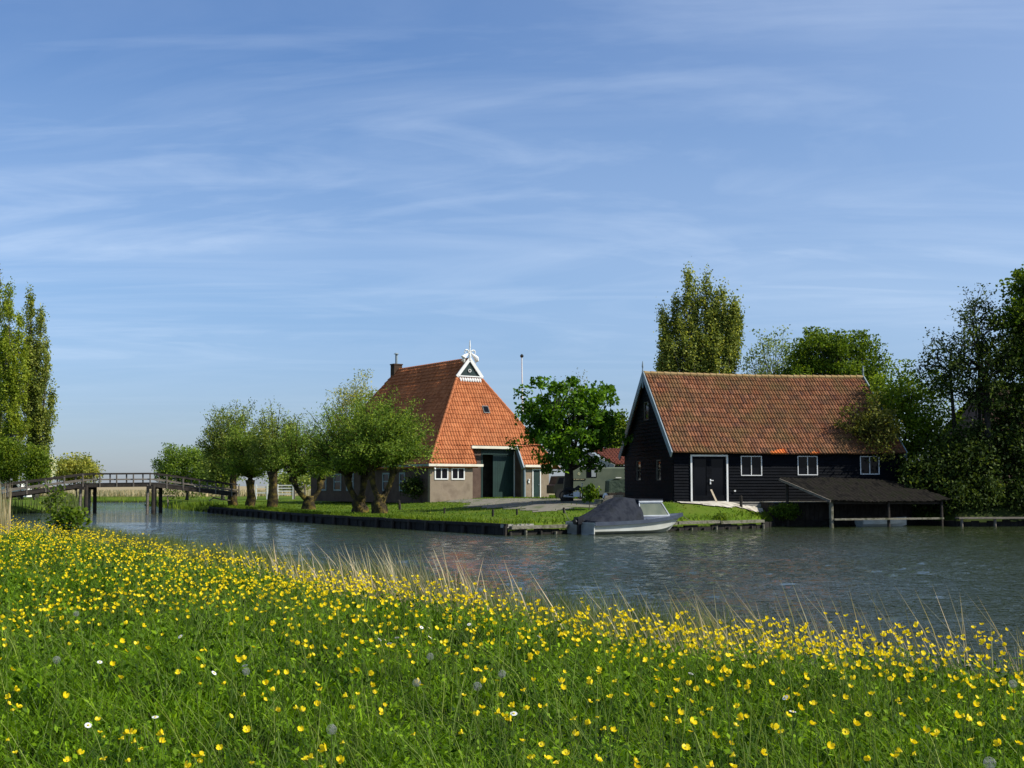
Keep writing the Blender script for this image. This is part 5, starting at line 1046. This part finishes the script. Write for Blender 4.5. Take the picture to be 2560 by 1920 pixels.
strip(4500, 3.5, 11, .6, -.3, 2.0, .22, .42, .0050, L_reedgreen, 'waterside_grass', 'soft green grass between meadow and water on the right', .28, (-.05, 0), lambda X, Y, s: np.clip(.5+.4*np.sin(Y*1.9), .2, 1))
strip(31000, 9.5, 46, .5, -1.6, .6, .50, 1.0, .0060, L_reedgreen, 'waterside_grass', 'tall soft green grass between meadow and water', .28, (-.05, 0), lambda X, Y, s: np.clip((Y-9)/5, .1, 1)*np.clip(.6+.4*np.sin(Y*.9), .15, 1))
strip(5200, 4, 40, .5, -1.0, 2.0, .40, .85, .0050, L_reed, 'dry_reeds', 'dry pale reed stalks standing along the near waterside', .20, (-.20, .0), cl2, .5)
strip(190, 5, 9.5, .4, -.6, 1.2, .6, .95, .0065, L_reed, 'dry_stalks', 'a few dry stalks leaning over the water on the right', .14, (-.22, .0), None, .5)
strip(1900, 9.5, 26, .4, -1.0, 1.5, .8, 1.5, .0085, L_reed, 'tall_dry_reeds', 'tall bleached reed stalks left of centre at the near waterside', .14, (-.26, .0), lambda X, Y, s: np.clip(np.sin((Y-9.5)*.75)+.25, .03, 1), .5)
# dry clump at the far left and the sapling bush
X = rng.normal(-10.16, .07, 320); Y = rng.normal(25.2, .35, 320); P = np.stack([X, Y, height(X, Y)], 1); V, F, A = blades(P, rng.uniform(.8, 1.5, 320), np.full(320, .016), rng.normal(size=(320, 2))*.03-np.array((.04, 0)), 3, .5)
tag(mesh('dry_reed_clump', V, F, L_reed, attr=A), 'thick clump of tan dry reed at the left edge of the meadow', 'reeds', kind='stuff')
crowntree('bramble_bush', 178, 27.5, (118, 226, 1262, 1335), 'leafy bramble growing at the meadow edge below the bridge', L_fresh, 'bush', n_clump=40, per=14, size=.10, sig=.12, trunk_r=.02, fork_h=.2, aspect=.75)
crowntree('young_alder', 138, 28.5, (100, 180, 1192, 1320), 'thin upright sapling in front of the bridge left end', L_bush, 'sapling', n_clump=34, per=9, size=.085, sig=.10, hollow=.1, trunk_r=.02, fork_h=.2, aspect=.7, shape=1.6)

# ------------------------------------------------------------------ flowers
def blossom_geo(open_=1., s=.0125):
    V = []; F = []
    for k in range(5):
        a = 2*math.pi*k/5+.1*k; ca, sa = math.cos(a), math.sin(a); n0 = len(V)
        for (r_, w_, z_) in ((.10, .12, 0), (.62, .52, .30/open_), (1.0, .46, .78/open_), (1.08, .10, .95/open_)):
            for sg in (-1, 1): V.append(((r_*ca-sg*w_*sa)*s, (r_*sa+sg*w_*ca)*s, z_*s+.0015*abs(sg)))
        F += [(n0, n0+1, n0+3, n0+2), (n0+2, n0+3, n0+5, n0+4), (n0+4, n0+5, n0+7, n0+6)]
    return np.array(V), F
def stem_geo(h, bx, by, r=.0011, n=3, m=4):
    mb = MB(); mb.tube([(bx*(i/m)**1.6, by*(i/m)**1.6, h*i/m) for i in range(m+1)], r, n, False); return mb
protos = []
for k in range(24):
    h = random.uniform(.21, .38); bx, by = random.uniform(-.11, .05), random.uniform(-.06, .06)
    sme = mesh('stem', stem_geo(h, bx, by).v, stem_geo(h, bx, by).f, m_stem)
    Vb, Fb = blossom_geo(random.choice((.75, 1., 1.3, 2.2)), random.uniform(.0085, .0125)); tl_ = Matrix.Rotation(random.uniform(-.9, .9), 3, 'X') @ Matrix.Rotation(random.uniform(-.9, .9), 3, 'Y')
    Vb = Vb @ np.array(tl_).T+np.array((bx, by, h)); bme = mesh('blossom', Vb, Fb, m_petal, smooth=True)
    cm = MB(); cm.tube([(bx, by, h), (bx, by, h+.005)], [.0045, .003], 6); cme = mesh('flower_centre', cm.v, cm.f, m_petalc)
    protos.append((sme, bme, cme, Vb, Fb, h, bx, by))
X, Y = scatter_near(62000, 2.6, 40, 1.0, .50); d, ii = sdw(X, Y)
clump = .5+.5*np.sin(X*2.1+np.sin(Y*1.4)*2)*np.sin(Y*1.7+X*.8)+.35*np.sin(X*6+Y*5)
edge = np.exp(-((d-np.interp(Y, [4, 12], [2.9, 3.6]))/np.interp(Y, [4, 12], [.85, 1.7]))**2)                                # thickest along the crest of the bank
clump = np.clip(clump, 0, 1)**1.6
p = np.clip((.03+np.interp(Y, [3, 6, 12], [.36, .29, .27])*clump+.78*edge*(.35+.65*np.clip(clump*1.6, 0, 1)))*np.clip((d-1.9)/.8, 0, 1)*np.clip((Y-1.0)/7, .25, 1), 0, 1)
p = np.where((d > 5.2), p*np.clip(1.15-.05*(d-5.2), .5, 1), p)
k = (ii == 0) & (d > 1.9) & (rng.random(len(X)) < p); X, Y = X[k], Y[k]; o_ = np.argsort(Y+(np.abs(X) > .44*Y)*100); X, Y = X[o_], Y[o_]; Zf = height(X, Y)
print('buttercups', len(X))
NI = min(300, len(X))
for i in range(NI):
    pr = protos[i % 24]; r_ = bpy.data.objects.new('buttercup', None); COL.objects.link(r_); r_.empty_display_size = .02
    r_.location = (X[i], Y[i], Zf[i]); r_.rotation_euler.z = random.random()*6.28; r_.scale = (1, 1, random.uniform(.8, 1.12))
    tag(r_, 'glossy yellow buttercup in bloom among the nearest meadow grass', 'flower', 'nearest buttercups in the meadow')
    for q in pr[:3]:
        c = q if i < 24 else q.copy()
        if i >= 24: COL.objects.link(c)
        c.parent = r_
VV = []; FF = []; off = 0; SV = []; SFc = []; so2 = 0
for i in range(NI, len(X)):
    sme, bme, cme, Vb, Fb, h, bx, by = protos[i % 24]; a = random.random()*6.28; ca, sa = math.cos(a), math.sin(a); sc_ = random.uniform(.8, 1.12); g = random.uniform(.8, 1.1)
    C_ = np.array((bx, by, h)); g *= 1.05; B_ = (Vb-C_)*g+C_*np.array((1, 1, sc_)); B_ = np.stack([B_[:, 0]*ca-B_[:, 1]*sa+X[i], B_[:, 0]*sa+B_[:, 1]*ca+Y[i], B_[:, 2]+Zf[i]], 1)
    VV.append(B_); FF.append(np.array(Fb)+off); off += len(B_)
rest = mesh('buttercup_drift', np.concatenate(VV), np.concatenate(FF).astype(np.int32), m_petal, smooth=True); tag(rest, 'dense drift of small yellow buttercups along the crest of the bank', 'flowers', kind='stuff')
n = len(X)-NI; P = np.stack([X[NI:], Y[NI:], Zf[NI:]], 1); V, F, A = blades(P, rng.uniform(.27, .36, n), np.full(n, .0030), rng.normal(size=(n, 2))*.12, 3); tag(mesh('buttercup_stems', V, F, m_stem, attr=A), 'thin green stems under the drift of buttercups', 'stems', kind='stuff')
def onmeadow(px, py, hh):
    for Yq in np.arange(2.6, 40, .04):
        p = at(px, py, Yq)
        if p[2] < gz(p[0], Yq)+hh: return np.array((p[0], Yq, gz(p[0], Yq)))
    return None
Z2 = lambda x, y: (700+.3736*x, 1300+.3736*y); Z1 = lambda x, y: (.41*x, 1240+.41*y); Z3 = lambda x, y: (1700+.389*x, 1300+.389*y)
dz_ = [Z2(*q) for q in ((655, 805), (690, 805), (720, 830), (770, 795), (990, 790), (935, 720), (985, 725), (1720, 785), (1545, 1305), (1255, 700))]+[Z1(*q) for q in ((1088, 860), (595, 1020), (1290, 1080), (930, 1352), (520, 1402), (1480, 1040))]+[Z3(*q) for q in ((55, 990), (660, 1145), (705, 1240), (1840, 940))]
for i, q in enumerate(dz_):
    hh = .27; g = onmeadow(q[0], q[1], hh)
    if g is None: continue
    t = empty('daisy', g, 'small white daisy open among the buttercups', 'flower', 'white daisies in the meadow')
    mb = MB(); mb.tube([g+(0, 0, 0), g+(.01, 0, hh)], .0012, 3, False); mb.out('stem', m_stem, t)
    mb = MB(); ti = np.array((.8*random.uniform(-1, 1), .7*random.uniform(-1, 1), .8)); ti /= np.linalg.norm(ti); e1 = np.cross(ti, (1, 0, 0)); e1 /= np.linalg.norm(e1); e2_ = np.cross(ti, e1); c = g+(.01, 0, hh)
    for k in range(12):
        a0 = k/12*6.283; dd = e1*math.cos(a0)+e2_*math.sin(a0); ss = np.cross(ti, dd); mb.add([c+dd*.002-ss*.002, c+dd*.011-ss*.003+ti*.001, c+dd*.013+ti*.001, c+dd*.011+ss*.003+ti*.001, c+dd*.002+ss*.002], [(0, 1, 2, 3, 4)])
    mb.out('petals', m_daisy, t); mb = MB(); mb.tube([c, c+ti*.004], [.005, .003], 7); mb.out('flower_centre', m_petalc, t)
for q in [Z2(*q) for q in ((915, 1090), (1005, 920), (1320, 1120), (1485, 1030), (345, 1410))]+[Z1(*q) for q in ((345, 1005), (465, 720), (1500, 1080))]+[Z3(*q) for q in ((2140, 1060), (1990, 1570))]:
    hh = .30; g = onmeadow(q[0], q[1], hh)
    if g is None: continue
    t = empty('dandelion_clock', g, 'grey fluffy dandelion seed head on a bare stalk', 'flower', 'dandelion seed heads in the meadow'); c = g+(0, 0, hh)
    mb = MB(); mb.tube([g, c], .0018, 4, False); mb.out('stalk', m_stem, t)
    nn_ = 75; D = rng.normal(size=(nn_, 3)); D /= np.linalg.norm(D, axis=1)[:, None]; mb = MB()
    for dd in D:
        s1 = np.cross(dd, (.3, .5, .8)); s1 /= np.linalg.norm(s1); s2 = np.cross(dd, s1); e0 = c+dd*.014
        mb.add([c+dd*.004-s1*.0003, c+dd*.004+s1*.0003, e0+s1*.0003, e0-s1*.0003], [(0, 1, 2, 3)])
        for k in range(4): a0 = k*1.57; w0 = s1*math.cos(a0)+s2*math.sin(a0); w1 = s1*math.cos(a0+.25)+s2*math.sin(a0+.25); mb.add([e0, e0+w0*.0055+dd*.002, e0+w1*.0055+dd*.002], [(0, 1, 2)])
    mb.out('seed_head', m_clock, t)
# duck on the water far left edge of the quay
# ragged fallen branch by the bridge
mb = MB()
for q in ((1270-0, 1445), ):
    pass
b0 = at(522, 1252, 97.5); mb.tube([b0+(0, 0, 0), b0+(.35, .1, .22), b0+(.9, .1, .10), b0+(1.6, .2, .02)], [.03, .07, .06, .03], 6); mb.tube([b0+(.35, .1, .22), b0+(.1, 0, .42), b0+(.4, 0, .5)], [.04, .03, .015], 5)
tag(mb.out('driftwood', m_freshwood, None, b0), 'bleached dead branch lying at the tip of the quay below the bridge end', 'branch')
b0 = at(418, 1243, 98); mb = MB(); mb.tube([b0+(-.6, 0, -.05), b0+(-.2, 0, .12), b0+(.2, 0, .08), b0+(.6, 0, .1), b0+(.6, 0, -.15)], [.02, .045, .05, .04, .02], 6); mb.tube([b0+(0, 0, .1), b0+(.1, 0, -.7)], [.04, .05], 6)
tag(mb.out('driftwood', m_freshwood, None, b0), 'bleached forked branch sticking out of the water under the bridge', 'branch')
bpy.context.view_layer.update()
